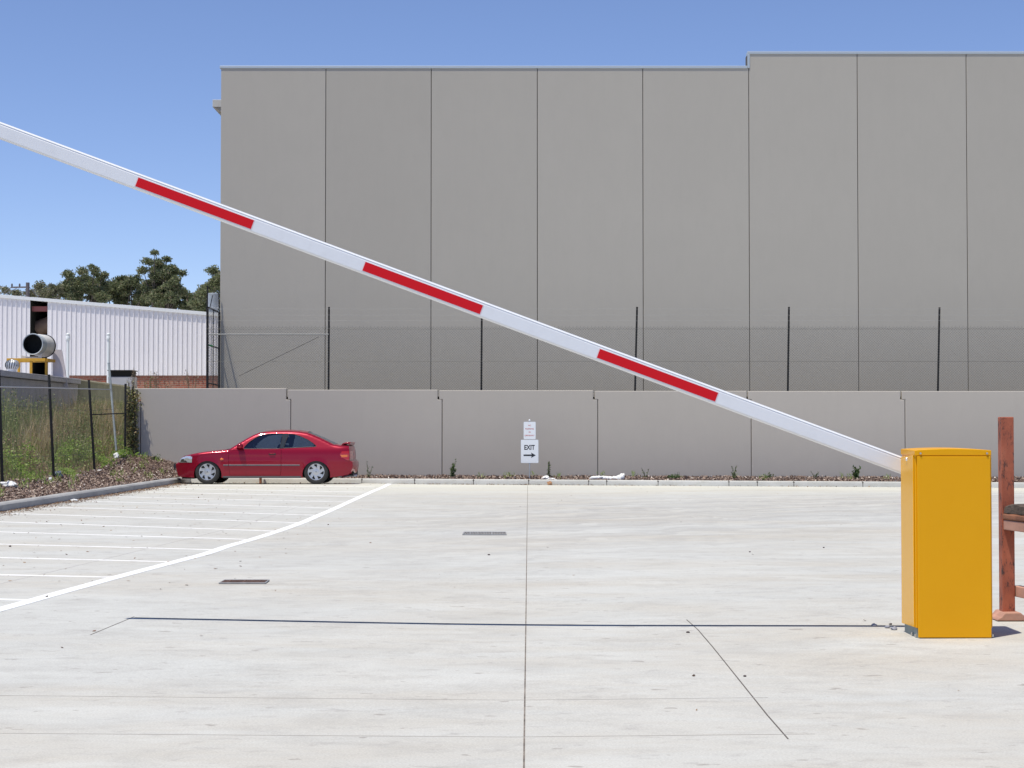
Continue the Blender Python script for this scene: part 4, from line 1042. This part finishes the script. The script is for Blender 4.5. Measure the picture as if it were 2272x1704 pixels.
# power pole
pp = empty('power_pole', at(61, 700, 90)); tag(pp, 'distant wooden power pole with cross-arm in front of the trees at far left', 'power pole')
zz = lambda y: (at(61, y, 90)-pp.location).z; xx = lambda x: (at(x, 700, 90)-pp.location).x
dk = mat('dark_pole_timber', (.10, .09, .09), .8)
MB().tube((0, 0, -6), (0, 0, zz(627)), .13, 8, .10).build('pole', dk, pp, smooth=30)
MB().tube((xx(24), 0, zz(637.5)), (xx(63), 0, zz(637)), .045, 6).build('cross_arm', dk, pp)
for x in (26, 43, 60):
    MB().lathe([(0, .17), (.04, .15), (.055, .06), (.03, 0)], 8, Matrix.Translation((xx(x), 0, zz(637)+.03))).build('insulator', dk, pp)
mb = MB(); wires = mat('cable', (.1, .1, .12), .6)
for x, z0_, x2, z2_ in ((26, 636, -200, 720), (43, 636, -200, 700), (60, 630, 130, 660)):
    P_ = [Vector((xx(x)+(xx(x2)-xx(x))*i/12, 0, zz(z0_)+(zz(z2_)-zz(z0_))*i/12-.5*math.sin(math.pi*i/12))) for i in range(13)]; mb.path(P_, .014, 4)
mb.build('cable', wires, pp)

# ------------------------------------------------------------------ trees
M['euc'] = leaf_mat('eucalypt_leaves', [(0, (.09, .115, .055)), (.35, (.14, .17, .075)), (.7, (.19, .22, .10)), (.92, (.25, .25, .14)), (1, (.33, .25, .16))], .5, .4)
M['euc2'] = leaf_mat('olive_tree_leaves', [(0, (.10, .115, .065)), (.35, (.15, .17, .09)), (.7, (.21, .215, .12)), (.92, (.27, .23, .16)), (1, (.34, .26, .18))], .5, .4)
def tree(base_px, Y, blobs, label, lm='euc', dens=1.):
    """blobs: (px, py, radius px) lobes of the crown"""
    tk = F/Y; b = at(base_px, 700, Y); b.z = 2.; t = empty('gum_tree', b); tag(t, label, 'tree', 'gum trees behind the white shed')
    wood = MB(); Cs = []; 
    low = min(at(x, y, Y).z for x, y, r in blobs); fork = Vector((0, 0, (low-b.z)*.62))
    wood.path([Vector((0, 0, -1.)), Vector((.1, 0, fork.z*.5)), fork], [.26, .2, .14], 8)
    for x, y, r in blobs:
        c = at(x, y, Y)-b; r = r/tk; c.y += random.uniform(-1.5, 1.5)
        mid = fork.lerp(c, .5)+Vector((random.uniform(-.4, .4), random.uniform(-.4, .4), .5))
        wood.path([fork, mid, c], [.075, .045, .015], 6)
        r *= 1.12; nc = max(7, int(30*(r/.5)**1.7*dens)); nc = min(nc, 95)
        for _ in range(nc):
            d = unit(1)[0]; d[2] = d[2]*.8+.12
            q = np.array(c)+d*r*(random.uniform(.2, 1.05) if random.random() < .85 else random.uniform(1.05, 1.4))
            Cs.append((q, random.uniform(.16, .34)))
            if random.random() < .35: wood.tube(c, q, .025, 4, .008)
    wood.build('trunk', M['bark'], t, fix=False)
    cen = []
    for q, s_ in Cs:
        k = int(92*dens) if s_ > .25 else int(56*dens); g_ = rng.normal(size=(k, 3)); g_ /= np.linalg.norm(g_, axis=1)[:, None]
        cen.append(q+g_*s_*rng.uniform(.3, 1., k)[:, None]*np.array([1.15, 1.15, .75]))
    cen = np.concatenate(cen); a, b_ = leaf_axes(len(cen), .135, .06, -.3)
    quads_object('crown', cen, a, b_, M[lm], t)
tree(70, 96, [(29, 648, 7), (44, 652, 9), (62, 649, 10), (85, 650, 11), (104, 645, 11), (124, 644, 12), (50, 664, 14), (90, 668, 16), (125, 665, 15)], 'low grey-green gum tree behind the power pole', 'euc2')
tree(180, 98, [(154, 620, 10), (166, 614, 9), (181, 619, 10), (196, 609, 8), (208, 607, 6), (221, 602, 7), (226, 607, 4), (211, 618, 8), (143, 634, 12), (163, 636, 15), (187, 637, 16), (208, 634, 13), (224, 629, 8), (148, 655, 15), (175, 660, 18), (205, 660, 18), (226, 652, 12), (218, 640, 12), (235, 662, 14), (160, 645, 16), (190, 648, 16)], 'round-topped dark gum tree above the round duct, left of centre')
tree(275, 101, [(244, 634, 9), (256, 630, 8), (267, 621, 7), (280, 620, 8), (292, 623, 9), (306, 630, 12), (262, 645, 15), (250, 640, 12), (296, 636, 14), (286, 644, 17), (310, 650, 15), (235, 646, 13), (318, 640, 12), (322, 658, 16), (245, 655, 14), (275, 668, 18), (305, 672, 18)], 'low dense gum tree left of the tallest gum', 'euc')
tree(360, 97, [(355, 566, 3), (360, 572, 4), (346, 580, 6), (338, 586, 6), (352, 585, 6), (331, 596, 6), (341, 598, 6), (359, 594, 6), (326, 604, 5), (348, 608, 7), (363, 608, 6), (352, 620, 8), (386, 599, 6), (394, 603, 6), (402, 606, 4), (380, 610, 7), (390, 618, 8), (370, 624, 9), (333, 630, 10), (350, 636, 12), (378, 634, 13), (398, 630, 11), (340, 652, 15), (366, 654, 16), (392, 650, 15), (340, 664, 16), (362, 668, 18), (385, 664, 18), (405, 676, 16), (420, 684, 14), (355, 626, 9), (374, 612, 7), (410, 648, 10), (414, 662, 9), (428, 664, 9), (436, 676, 10), (372, 645, 16), (355, 640, 14), (400, 640, 12), (385, 672, 16), (350, 675, 16), (424, 678, 9)], 'tallest gum tree with a thin crown tip above the white shed')
tree(478, 84, [(476, 606, 7), (480, 616, 9), (468, 622, 9), (465, 635, 10), (478, 640, 10), (445, 638, 6), (438, 645, 5), (452, 648, 8), (441, 655, 5), (466, 655, 12), (452, 668, 10), (475, 675, 12), (446, 682, 10), (465, 690, 12), (500, 650, 18), (500, 625, 15)], 'dark gum tree half hidden by the warehouse corner')

# ------------------------------------------------------------------ weeds and ground cover behind the side fence
M['dry'] = leaf_mat('dry_grass', [(0, (.36, .28, .15)), (.4, (.56, .44, .25)), (.8, (.72, .60, .38)), (1, (.84, .74, .52))], .7, .5)
M['weed'] = leaf_mat('tall_weeds', [(0, (.14, .18, .07)), (.5, (.25, .32, .12)), (.85, (.38, .42, .18)), (1, (.6, .52, .32))], .6, .45)
M['bright'] = leaf_mat('bright_weeds', [(0, (.15, .25, .04)), (.5, (.30, .46, .08)), (1, (.5, .64, .2))], .5, .5)
M['dull'] = leaf_mat('seeding_docks', [(0, (.18, .10, .07)), (.5, (.34, .23, .16)), (1, (.58, .46, .34))], .8, .4)
def bankz(x, y):
    if y < 47.4: return bedz(x, y)
    e = smooth(-10.9, -13.6, x); return (.32+.68*e)+(1.68-.68*e)*smooth(50, 58, y)+.05*hnoise(x, y, .3)
BUSH = [(random.uniform(-14.8, -10.7), random.uniform(29, 53), random.uniform(.25, .7), random.random()) for _ in range(150)]
def bush(x, y, lo, hi):
    """0..1 inside the bushes whose character lies between lo and hi"""
    v = 0.
    for bx, by, br, bk in BUSH:
        if lo <= bk < hi and abs(x-bx) < br and abs(y-by) < br*1.6:
            v = max(v, 1-((x-bx)/br)**2-((y-by)/(br*1.6))**2)
    return max(0., v)
def clump_density(x, y): return .5+.5*math.sin(x*1.7+y*.9)*math.sin(y*.8-x*.5+1)
def blades(name, n, region, hf, mt, leanr=.35, wd=.010, label=None, cat=None):
    V = []; Fc = []; k = 0; mb_v = np.empty((n*5, 3)); fs = []
    i = 0
    while i < n:
        x = random.uniform(*region[0]); y = random.uniform(*region[1]); h = hf(x, y)
        if h <= .03: 
            n -= 1; continue
        h *= random.uniform(.5, 1.1); a = random.uniform(0, 2*math.pi); l = random.uniform(0, leanr)*h
        b = random.uniform(0, math.pi); wx, wy = math.cos(b)*wd, math.sin(b)*wd; z = bankz(x, y)-.02
        dx_, dy_ = math.cos(a)*l, math.sin(a)*l
        mb_v[5*i] = (x-wx, y-wy, z); mb_v[5*i+1] = (x+wx, y+wy, z)
        mb_v[5*i+2] = (x+dx_*.35+wx*.8, y+dy_*.35+wy*.8, z+h*.6); mb_v[5*i+3] = (x+dx_*.35-wx*.8, y+dy_*.35-wy*.8, z+h*.6)
        mb_v[5*i+4] = (x+dx_, y+dy_, z+h); fs += [(5*i, 5*i+1, 5*i+2, 5*i+3), (5*i+3, 5*i+2, 5*i+4)]; i += 1
    me = bpy.data.meshes.new(name); me.from_pydata(mb_v[:5*i].tolist(), [], fs); me.materials.append(mt); me.update()
    o = bpy.data.objects.new(name, me); S.collection.objects.link(o); tag(o, label, cat, kind='stuff'); return o
def weedh(x, y):
    e = smooth(-10.45, -11.6, x); far = 1-.15*smooth(40, 45, y)
    return .84*(.45+1.0*e)*(.75+.5*clump_density(x, y))*far*(1 if x < -10.42 else 0)
blades('dry_grass', 42000, ((-15.2, -10.45), (24, 57)), lambda x, y: weedh(x, y)*(.45+.85*bush(x, y, 0, .45)), M['dry'], .4, .008, 'tall straw-coloured dry grass behind the side fence', 'grass')
blades('weed_stems', 21000, ((-15.2, -10.45), (24, 57)), lambda x, y: weedh(x, y)*(.5+.9*bush(x, y, .35, .8)), M['weed'], .25, .007, 'tall green and brown weed stems behind the side fence', 'weeds')
def leafmass(name, n, region, hf, mt, Lf, Wf, label, cat, cond=None, up=.2, zlo=0.):
    C_ = []
    while len(C_) < n:
        x = random.uniform(*region[0]); y = random.uniform(*region[1])
        if cond and not cond(x, y): 
            if random.random() < .9: continue
        h = hf(x, y); u = random.random()**.7; C_.append((x, y, bankz(x, y)+zlo+h*u))
    C_ = np.array(C_); a, b = leaf_axes(len(C_), Lf, Wf, up); o = quads_object(name, C_, a, b, mt); tag(o, label, cat, kind='stuff'); return o
leafmass('tall_weeds', 52000, ((-15.2, -10.5), (24, 57)), lambda x, y: weedh(x, y)*(.35+.95*bush(x, y, .3, .8)), M['weed'], .07, .024, 'dense leafy mass of tall weeds behind the side fence', 'weeds', lambda x, y: clump_density(x*1.1, y*1.2+3) > .35)
leafmass('brown_docks', 24000, ((-14.5, -10.6), (30, 52)), lambda x, y: weedh(x, y)*(.4+.9*bush(x, y, .7, 1.)), M['dull'], .045, .02, 'brown seeding dock weeds in the middle of the overgrown strip', 'weeds', lambda x, y: clump_density(x*1.3+5, y*.7) > .62)
leafmass('low_green_weeds', 19000, ((-12.2, -10.25), (29, 48)), lambda x, y: (.15+.75*bush(x, y, 0, 1)*(.3+.7*clump_density(x*2, y*1.3)))*(1 if x < -10.4 else .4), M['bright'], .06, .03, 'bright green low weeds along the foot of the side fence', 'weeds', lambda x, y: clump_density(x*2.2, y*1.1) > .42, .3)
# bark chips and leaf litter
def scatter(name, n, sampler, mt, Lf, Wf, label, cat, zoff=.012, flat=.35):
    C_ = np.array([sampler() for _ in range(n)]); a = unit(n); a[:, 2] *= flat; a /= np.linalg.norm(a, axis=1)[:, None]
    nn = rng.normal(size=(n, 3))*flat; nn[:, 2] = 1; b = np.cross(a, nn); b /= np.linalg.norm(b, axis=1)[:, None]
    l = Lf*rng.uniform(.4, 1.5, n)[:, None]; C_[:, 2] += zoff*rng.uniform(.3, 2, n)
    o = quads_object(name, C_, a*l*.5, b*l*Wf/Lf*.5, mt); tag(o, label, cat, kind='stuff'); return o
def s_side():
    y = random.uniform(24, 45) if random.random() < .8 else random.uniform(0, 24); x = random.uniform(-11.0, kx(y)-.17); return (x, y, bedz(x, y))
def s_back():
    x = random.uniform(-8.4, 18); y = random.uniform(42.78, 44.64); return (x, y, bedz(x, y))
scatter('bark_chips', 45000, s_side, M['chips'], .055, .024, 'red-brown bark chips covering the side garden bed', 'mulch', .02, .6)
scatter('bark_chips', 24000, s_back, M['chips'], .06, .028, 'red-brown bark chips along the foot of the grey wall', 'mulch', .025, .7)
def s_kerb():
    y = random.uniform(24, 42); x = kx(y)+abs(random.gauss(0, .16+.12*math.sin(y*2.1)**2)); return (x, y, gz(x, y)+.001)
scatter('leaf_litter', 9000, s_kerb, M['leaflitter'], .035, .014, 'brown leaf litter blown against the side kerb', 'leaf litter', .006, .25)
def s_back2():
    x = random.uniform(-7.5, 12) if random.random() < .35 else random.gauss(-.5, 2.6); y = 42.58-abs(random.gauss(0, .1)); return (x, y, gz(x, y)+.004)
scatter('leaf_litter', 700, s_back2, M['leaflitter'], .05, .025, 'orange-brown leaf litter along the foot of the back kerb', 'leaf litter', .008, .3)
def s_lot():
    if random.random() < .75: x = random.uniform(-8, -2.5); y = random.uniform(14, 42)
    else: x = random.uniform(-4, 14); y = random.uniform(5, 41)
    return (x, y, gz(x, y)+.002)
scatter('paving_debris', 700, s_lot, M['leaflitter'], .03, .02, 'scattered specks of leaves and grit on the paving', 'debris', .002, .2)
m_st = var_mat('dark_pebble', (.07, .05, .05), .3, 20, .9)
for px_, py_, s_, lab in ((1525, 1402.5, .035, 'dark clod on the paving beside the diagonal saw cut'), (1650, 1499, .028, 'small reddish clod on the foreground paving right of the diagonal saw cut'),
                          (1973, 1384.5, .035, 'dark pebble at the foot of the yellow cabinet'), (1085, 1231, .04, 'dark pebble on the paving below the pale drain grate'),
                          (1662.5, 1224.5, .035, 'dark pebble on the far paving, left of the yellow cabinet'), (1826, 1215, .035, 'dark pebble on the far paving nearest the yellow cabinet'), (25, 1212.5, .05, 'dark clod on a bay line at the left edge')):
    p = gp(px_, py_); mb = MB(); vs = []
    s_ *= .3
    for i in range(5):
        ph = math.pi*(i/4-.5)
        for j in range(8): r_ = s_*(.75+.5*random.random()); vs.append((r_*math.cos(ph)*math.cos(j*math.pi/4)*1.2, r_*math.cos(ph)*math.sin(j*math.pi/4), s_*.5+r_*.55*math.sin(ph)))
    mb.add(vs, [(8*i+j, 8*i+(j+1) % 8, 8*i+8+(j+1) % 8, 8*i+8+j) for i in range(4) for j in range(8)]); o = mb.build('clod', m_st, smooth='all'); o.location = p; tag(o, lab, 'stone', 'clods and pebbles on the paving')

# ------------------------------------------------------------------ saplings in the bed
M['sap'] = leaf_mat('sapling_leaves', [(0, (.035, .07, .02)), (.5, (.07, .13, .035)), (1, (.15, .22, .07))], .5, .3)
M['stem'] = mat('green_stem', (.10, .11, .05), .8)
def sapling(px_, Y, stems, label, lw=.05, leaves=18):
    """stems: (dx px at the tip, tip row py, leaf count)"""
    x = at(px_, 1000, Y).x; z = bedz(x, Y); o = empty('sapling', (x, Y, z-.03)); tag(o, label, 'plant', 'young shrubs planted in the bed below the wall')
    mb = MB(); C_ = []
    for dx_, ty, nl in stems:
        tip = at(px_+dx_, ty, Y)-Vector(o.location); tip.y = random.uniform(-.06, .06)
        mid = tip*.5+Vector((random.uniform(-.03, .03)-.15*tip.x, 0, 0)); pts = [Vector((0, 0, 0)), mid, tip]; mb.path(pts, [.009, .006, .003], 5)
        for k in range(nl):
            t = .15+.85*k/nl; q = (pts[0].lerp(pts[1], t*2) if t < .5 else pts[1].lerp(pts[2], t*2-1))
            C_.append(np.array(q)+rng.normal(size=3)*np.array([.022, .022, .018])*(1.25-t*.6))
    mb.build('stem', M['stem'], o)
    C_ = np.array(C_); a, b = leaf_axes(len(C_), lw, lw*.5, .5); quads_object('foliage', C_, a, b, M['sap'], o)
sapling(817, 43.7, [(-3, 1024, 26), (8, 1036, 20), (3, 1045, 8)], 'sparse two-stemmed sapling just right of the red car')
sapling(1003, 43.7, [(9, 1018, 26), (2, 1027, 60), (5, 1033, 70), (-3, 1036, 60), (8, 1040, 40), (0, 1046, 40)], 'bushy upright sapling midway between car and exit sign', .055)
sapling(1218, 43.9, [(0, 1023, 90), (1, 1030, 60)], 'slim dark column-shaped sapling just right of the exit sign', .045)
sapling(1431, 43.7, [(-8, 1038, 14), (9, 1040, 14), (-2, 1046, 8)], 'small two-stemmed sapling right of the white plastic roll', .05)
sapling(1628, 43.7, [(-3, 1034, 24), (7, 1032, 26), (2, 1048, 14), (-5, 1046, 10)], 'thin two-stemmed sapling at the wall joint behind the boom arm', .055)
sapling(1707, 43.7, [(-13, 1052, 14), (0, 1047, 26), (11, 1052, 18), (4, 1052, 20)], 'low spreading seedling between two wall saplings', .05)
sapling(1809, 43.7, [(-10, 1045, 12), (0, 1054, 10), (8, 1046, 18), (4, 1050, 14)], 'small seedling with forked stems left of the leafy shrub', .05)
sapling(1899, 43.7, [(-6, 1032, 24), (0, 1036, 50), (10, 1036, 34), (4, 1042, 60), (-8, 1044, 30), (9, 1048, 24), (0, 1048, 40)], 'leafiest young shrub in the bed, just left of the yellow cabinet', .07)
sapling(1506, 43.6, [(0, 1046, 4), (-3, 1047, 5)], 'tiny wisp of a seedling beside the low green clump', .04)
x = at(1496, 1056, 43.6).x; C_ = rng.normal(size=(260, 3))*np.array([.09, .07, .03])+np.array([x, 43.6, bedz(x, 43.6)+.05]); a, b = leaf_axes(260, .05, .025, .2)
o = quads_object('ground_cover_plant', C_, a, b, M['sap']); tag(o, 'low dark green cushion plant in the bed right of the white plastic roll', 'plant')
# tufts of grass dotted through both beds
def s_tuft():
    pass
C_ = []
for _ in range(46):
    if random.random() < .6: y = random.uniform(27, 44); x = random.uniform(-10.2, kx(y)-.3)
    else: x = random.uniform(-7, 12); y = random.uniform(43, 44.5)
    for _ in range(22):
        q = (x+random.gauss(0, .05), y+random.gauss(0, .05)); C_.append((*q, bedz(*q)+random.uniform(.02, .16)))
C_ = np.array(C_); a, b = leaf_axes(len(C_), .12, .012, 1.5); o = quads_object('grass_tufts', C_, a, b, M['bright']); tag(o, 'thin green grass tufts sprouting through the bark', 'grass', kind='stuff')

# creeper at the wall end, shrub at its foot
cr = empty('creeper', (at(291, 1000, 44.55).x, 44.55, .3)); tag(cr, 'green and brown creeper climbing the corner post at the left end of the grey wall', 'plant')
mb = MB(); C_ = []
for s_ in range(16):
    x = random.uniform(-.10, .14); P_ = []
    for k in range(8):
        P_.append(Vector((x+random.uniform(-.04, .04), random.uniform(-.12, .05), k*.315*random.uniform(.9, 1.05))))
    mb.path(P_, .009, 4)
    for k in range(150):
        i = random.randrange(7); q = P_[i].lerp(P_[i+1], random.random()); C_.append(np.array(q)+rng.normal(size=3)*np.array([.045, .05, .05]))
mb.build('stem', M['bark'], cr, fix=False); C_ = np.array(C_); a, b = leaf_axes(len(C_), .065, .034, -.2)
M['creep'] = leaf_mat('creeper_leaves', [(0, (.08, .10, .03)), (.4, (.20, .22, .07)), (.7, (.36, .34, .13)), (1, (.46, .32, .18))], .5, .25)
quads_object('foliage', C_, a, b, M['creep'], cr)
def shrub(px_, Y, py_, rx_, rz_, n, label, mt, lf=.08, name='shrub'):
    x = at(px_, 1000, Y).x; z = bedz(x, Y); zc_ = at(px_, py_, Y).z; o = empty(name, (x, Y, z-.05)); tag(o, label, 'plant')
    mb = MB(); tips = []
    for _ in range(16):
        d = unit(1)[0]; tip = Vector((d[0]*rx_, d[1]*rx_*.8, zc_-z+abs(d[2])*rz_*1.1)); mb.path([Vector((0, 0, 0)), tip*.5+Vector((0, 0, .06)), tip], [.012, .008, .003], 4); tips.append(tip)
    C_ = []
    for _ in range(n):
        t = random.choice(tips)*random.uniform(.35, 1.05); C_.append(np.array(t)+rng.normal(size=3)*.05)
    mb.build('stem', M['stem'], o); C_ = np.array(C_); a, b = leaf_axes(len(C_), lf, lf*.35, .3); quads_object('foliage', C_, a, b, mt, o); return o
shrub(282, 43.9, 1022, .42, .30, 1000, 'bright green bush at the foot of the corner creeper', M['bright'])
shrub(318, 44.1, 1022, .16, .22, 160, 'wispy yellow-green plant against the first wall panel', M['bright'], .06)
shrub(345, 44.1, 1024, .17, .20, 120, 'wispy thin-leaved plant between the creeper and the car nose', M['sap'], .055)
# dry stems on top of the bank behind the wall
M['drystem'] = mat('dry_stem', (.22, .18, .11), .9)
for px_, ty, lab in ((297, 812, 'tall dry weed stem behind the left end of the wall top'), (330, 822, 'short dry weed behind the wall top, second from the creeper'), (349, 808, 'tallest grey weed stalk with a pale seed head above the wall'), (368, 838, 'pale leaning stick above the wall top'), (425, 815, 'thin dry weed just left of the gate post')):
    Yd = 47.5; p = at(px_, ty, Yd); o = empty('dry_weed', (p.x, Yd, 1.9)); tag(o, lab, 'weed', 'dry weeds above the wall top'); mb = MB(); C_ = []
    for _ in range(7):
        tip = Vector((random.uniform(-.16, .16), random.uniform(-.1, .1), (p.z-1.9)*random.uniform(.7, 1))); mb.path([Vector((0, 0, -.3)), tip*.5, tip], [.008, .006, .003], 4)
        for k in range(16): C_.append(np.array(tip*random.uniform(.45, 1.))+rng.normal(size=3)*.03)
    mb.build('stem', M['drystem'], o); C_ = np.array(C_); a, b = leaf_axes(len(C_), .06, .02, .3); quads_object('foliage', C_, a, b, M['dull'] if px_ != 330 else M['weed'], o)

# ------------------------------------------------------------------ litter
M['plastic'] = mat('crumpled_white_plastic', (.80, .81, .80), .45); g = N(M['plastic']); g.bump(g.noise(9, detail=6), .8, .03)
def crumple(name, loc, size, label, mt, seed, cat='litter', k=.35, nx=22, ny=12, grp=None):
    rs = np.random.default_rng(seed); mb = MB(); vs = []; ph = rs.uniform(0, 6, 6)
    for i in range(ny+1):
        th = math.pi*(i/ny)
        for j in range(nx):
            f = 2*math.pi*j/nx; r_ = 1+k*(math.sin(3*f+ph[0]+2*th)*.4+math.sin(5*f+ph[1]-3*th)*.3+math.sin(2*f+5*th+ph[2])*.4)+rs.normal()*k*.18
            vs.append((size[0]*r_*math.sin(th)*math.cos(f), size[1]*r_*math.sin(th)*math.sin(f), size[2]*(.75+r_*math.cos(th))))
    mb.add(vs, [(i*nx+j, i*nx+(j+1) % nx, (i+1)*nx+(j+1) % nx, (i+1)*nx+j) for i in range(ny) for j in range(nx)])
    o = mb.build(name, mt, smooth=50); o.location = loc; tag(o, label, cat, grp); return o
def bl_(px_, Y): x = at(px_, 1000, Y).x; return Vector((x, Y, bedz(x, Y)))
# long roll of white plastic sheet with pinched end
mb = MB(); n_ = 40; vs = []; rs = np.random.default_rng(5); xa_, xb_ = at(1306, 0, 43.2).x, at(1383, 0, 43.2).x; zr0 = bedz((xa_+xb_)/2, 43.2)
for i in range(n_+1):
    t = i/n_; x = xa_+(xb_-xa_)*t; r_ = .075*(1-.9*max(0, 1-t/.10)**2)*(1-.25*math.sin(t*5)); r_ *= (.75+.25*t) if t < .9 else 1.15-.3*(t-.9)*10*.5
    zc_ = zr0+.05+.02*math.sin(t*6)+(.05*(t-.75)/.25 if t > .75 else 0)
    for j in range(12):
        a = 2*math.pi*j/12; q = r_*(1+.16*rs.normal()*.6); vs.append((x, 43.2+q*math.cos(a)*1.2, zc_+q*math.sin(a)))
mb.add(vs, [(12*i+j, 12*i+(j+1) % 12, 12*i+12+(j+1) % 12, 12*i+12+j) for i in range(n_) for j in range(12)]+[tuple(range(12)), tuple(range(12*n_, 12*n_+12))])
o = mb.build('plastic_roll', M['plastic'], smooth=50); tag(o, 'long crumpled roll of white plastic sheet lying in the bed', 'litter')
crumple('plastic_bag', bl_(1211, 43.1), (.09, .07, .06), 'white crumpled bag in the bed right of the exit sign', M['plastic'], 3)
crumple('plastic_bag', bl_(1224, 42.95), (.12, .06, .035), 'flat white rag draped toward the kerb right of the exit sign', M['plastic'], 4)
crumple('paper_scrap', Vector((at(1219, 0, 42.55).x, 42.53, gz(1, 42.5)+.01)), (.06, .04, .05), 'orange-brown scrap on the paving at the kerb right of the sign', var_mat('stained_paper', (.45, .24, .12), .3, 20), 6)
def sb(px_, py_, Y):
    p = at(px_, py_, Y); p.z = bedz(p.x, Y); return p
crumple('plastic_bag', sb(20, 1072, 32.2), (.16, .10, .07), 'white plastic bag at the left edge beside the first fence post', M['plastic'], 8)
crumple('litter_scrap', sb(111, 1068, 35.6), (.035, .035, .055), 'small upright white scrap left of the second fence post foot', M['plastic'], 9)
crumple('litter_bag', sb(127, 1060, 37.4), (.11, .08, .08), 'blue-grey crumpled bag at the second fence post foot', mat('bluegrey_plastic', (.14, .16, .26), .5), 10)
crumple('litter_scrap', sb(220, 1050, 41.0), (.05, .04, .025), 'white paper scrap at the third fence post foot', M['plastic'], 11)
crumple('litter_scrap', sb(258, 1036, 43.6), (.07, .06, .09), 'white and clear plastic cup litter below the green bush', M['plastic'], 12)
crumple('litter_scrap', sb(118, 1079, 35), (.03, .03, .02), 'tiny white scrap on bark below the second fence post', M['plastic'], 13)
crumple('litter_scrap', sb(186, 1063, 38.6), (.03, .03, .02), 'tiny white scrap on bark between second and third fence posts', M['plastic'], 14)
crumple('litter_scrap', gp(166, 1111.5)+Vector((0, 0, .0)), (.07, .05, .02), 'flat white scrap on the paving against the side kerb', M['plastic'], 15)
o = MB().path([at(243, 1027, 43.6), at(262, 1016, 43.6), at(279, 1004, 43.7)], [.016, .014, .011], 6).build('stick', var_mat('pale_stick', (.5, .4, .34), .2, 9), smooth=True); tag(o, 'pale broken branch leaning through the weeds near the bush', 'branch')
for px_, py_, r_, lab, sd in ((1966, 1392, .018, 'small grey gravel stone left of the yellow cabinet foot, farther left', 21), (1981, 1396, .022, 'small bluish gravel stone nearest the yellow cabinet foot', 22), (1937, 1388.5, .02, 'outermost small gravel stone left of the yellow cabinet', 23)):
    crumple('gravel_stone', gp(px_, py_), (r_, r_, r_*.6), lab, var_mat('blue_metal', (.28, .29, .34), .3, 30), sd, 'stone', .3, 8, 5)
print('objects', len(bpy.data.objects))
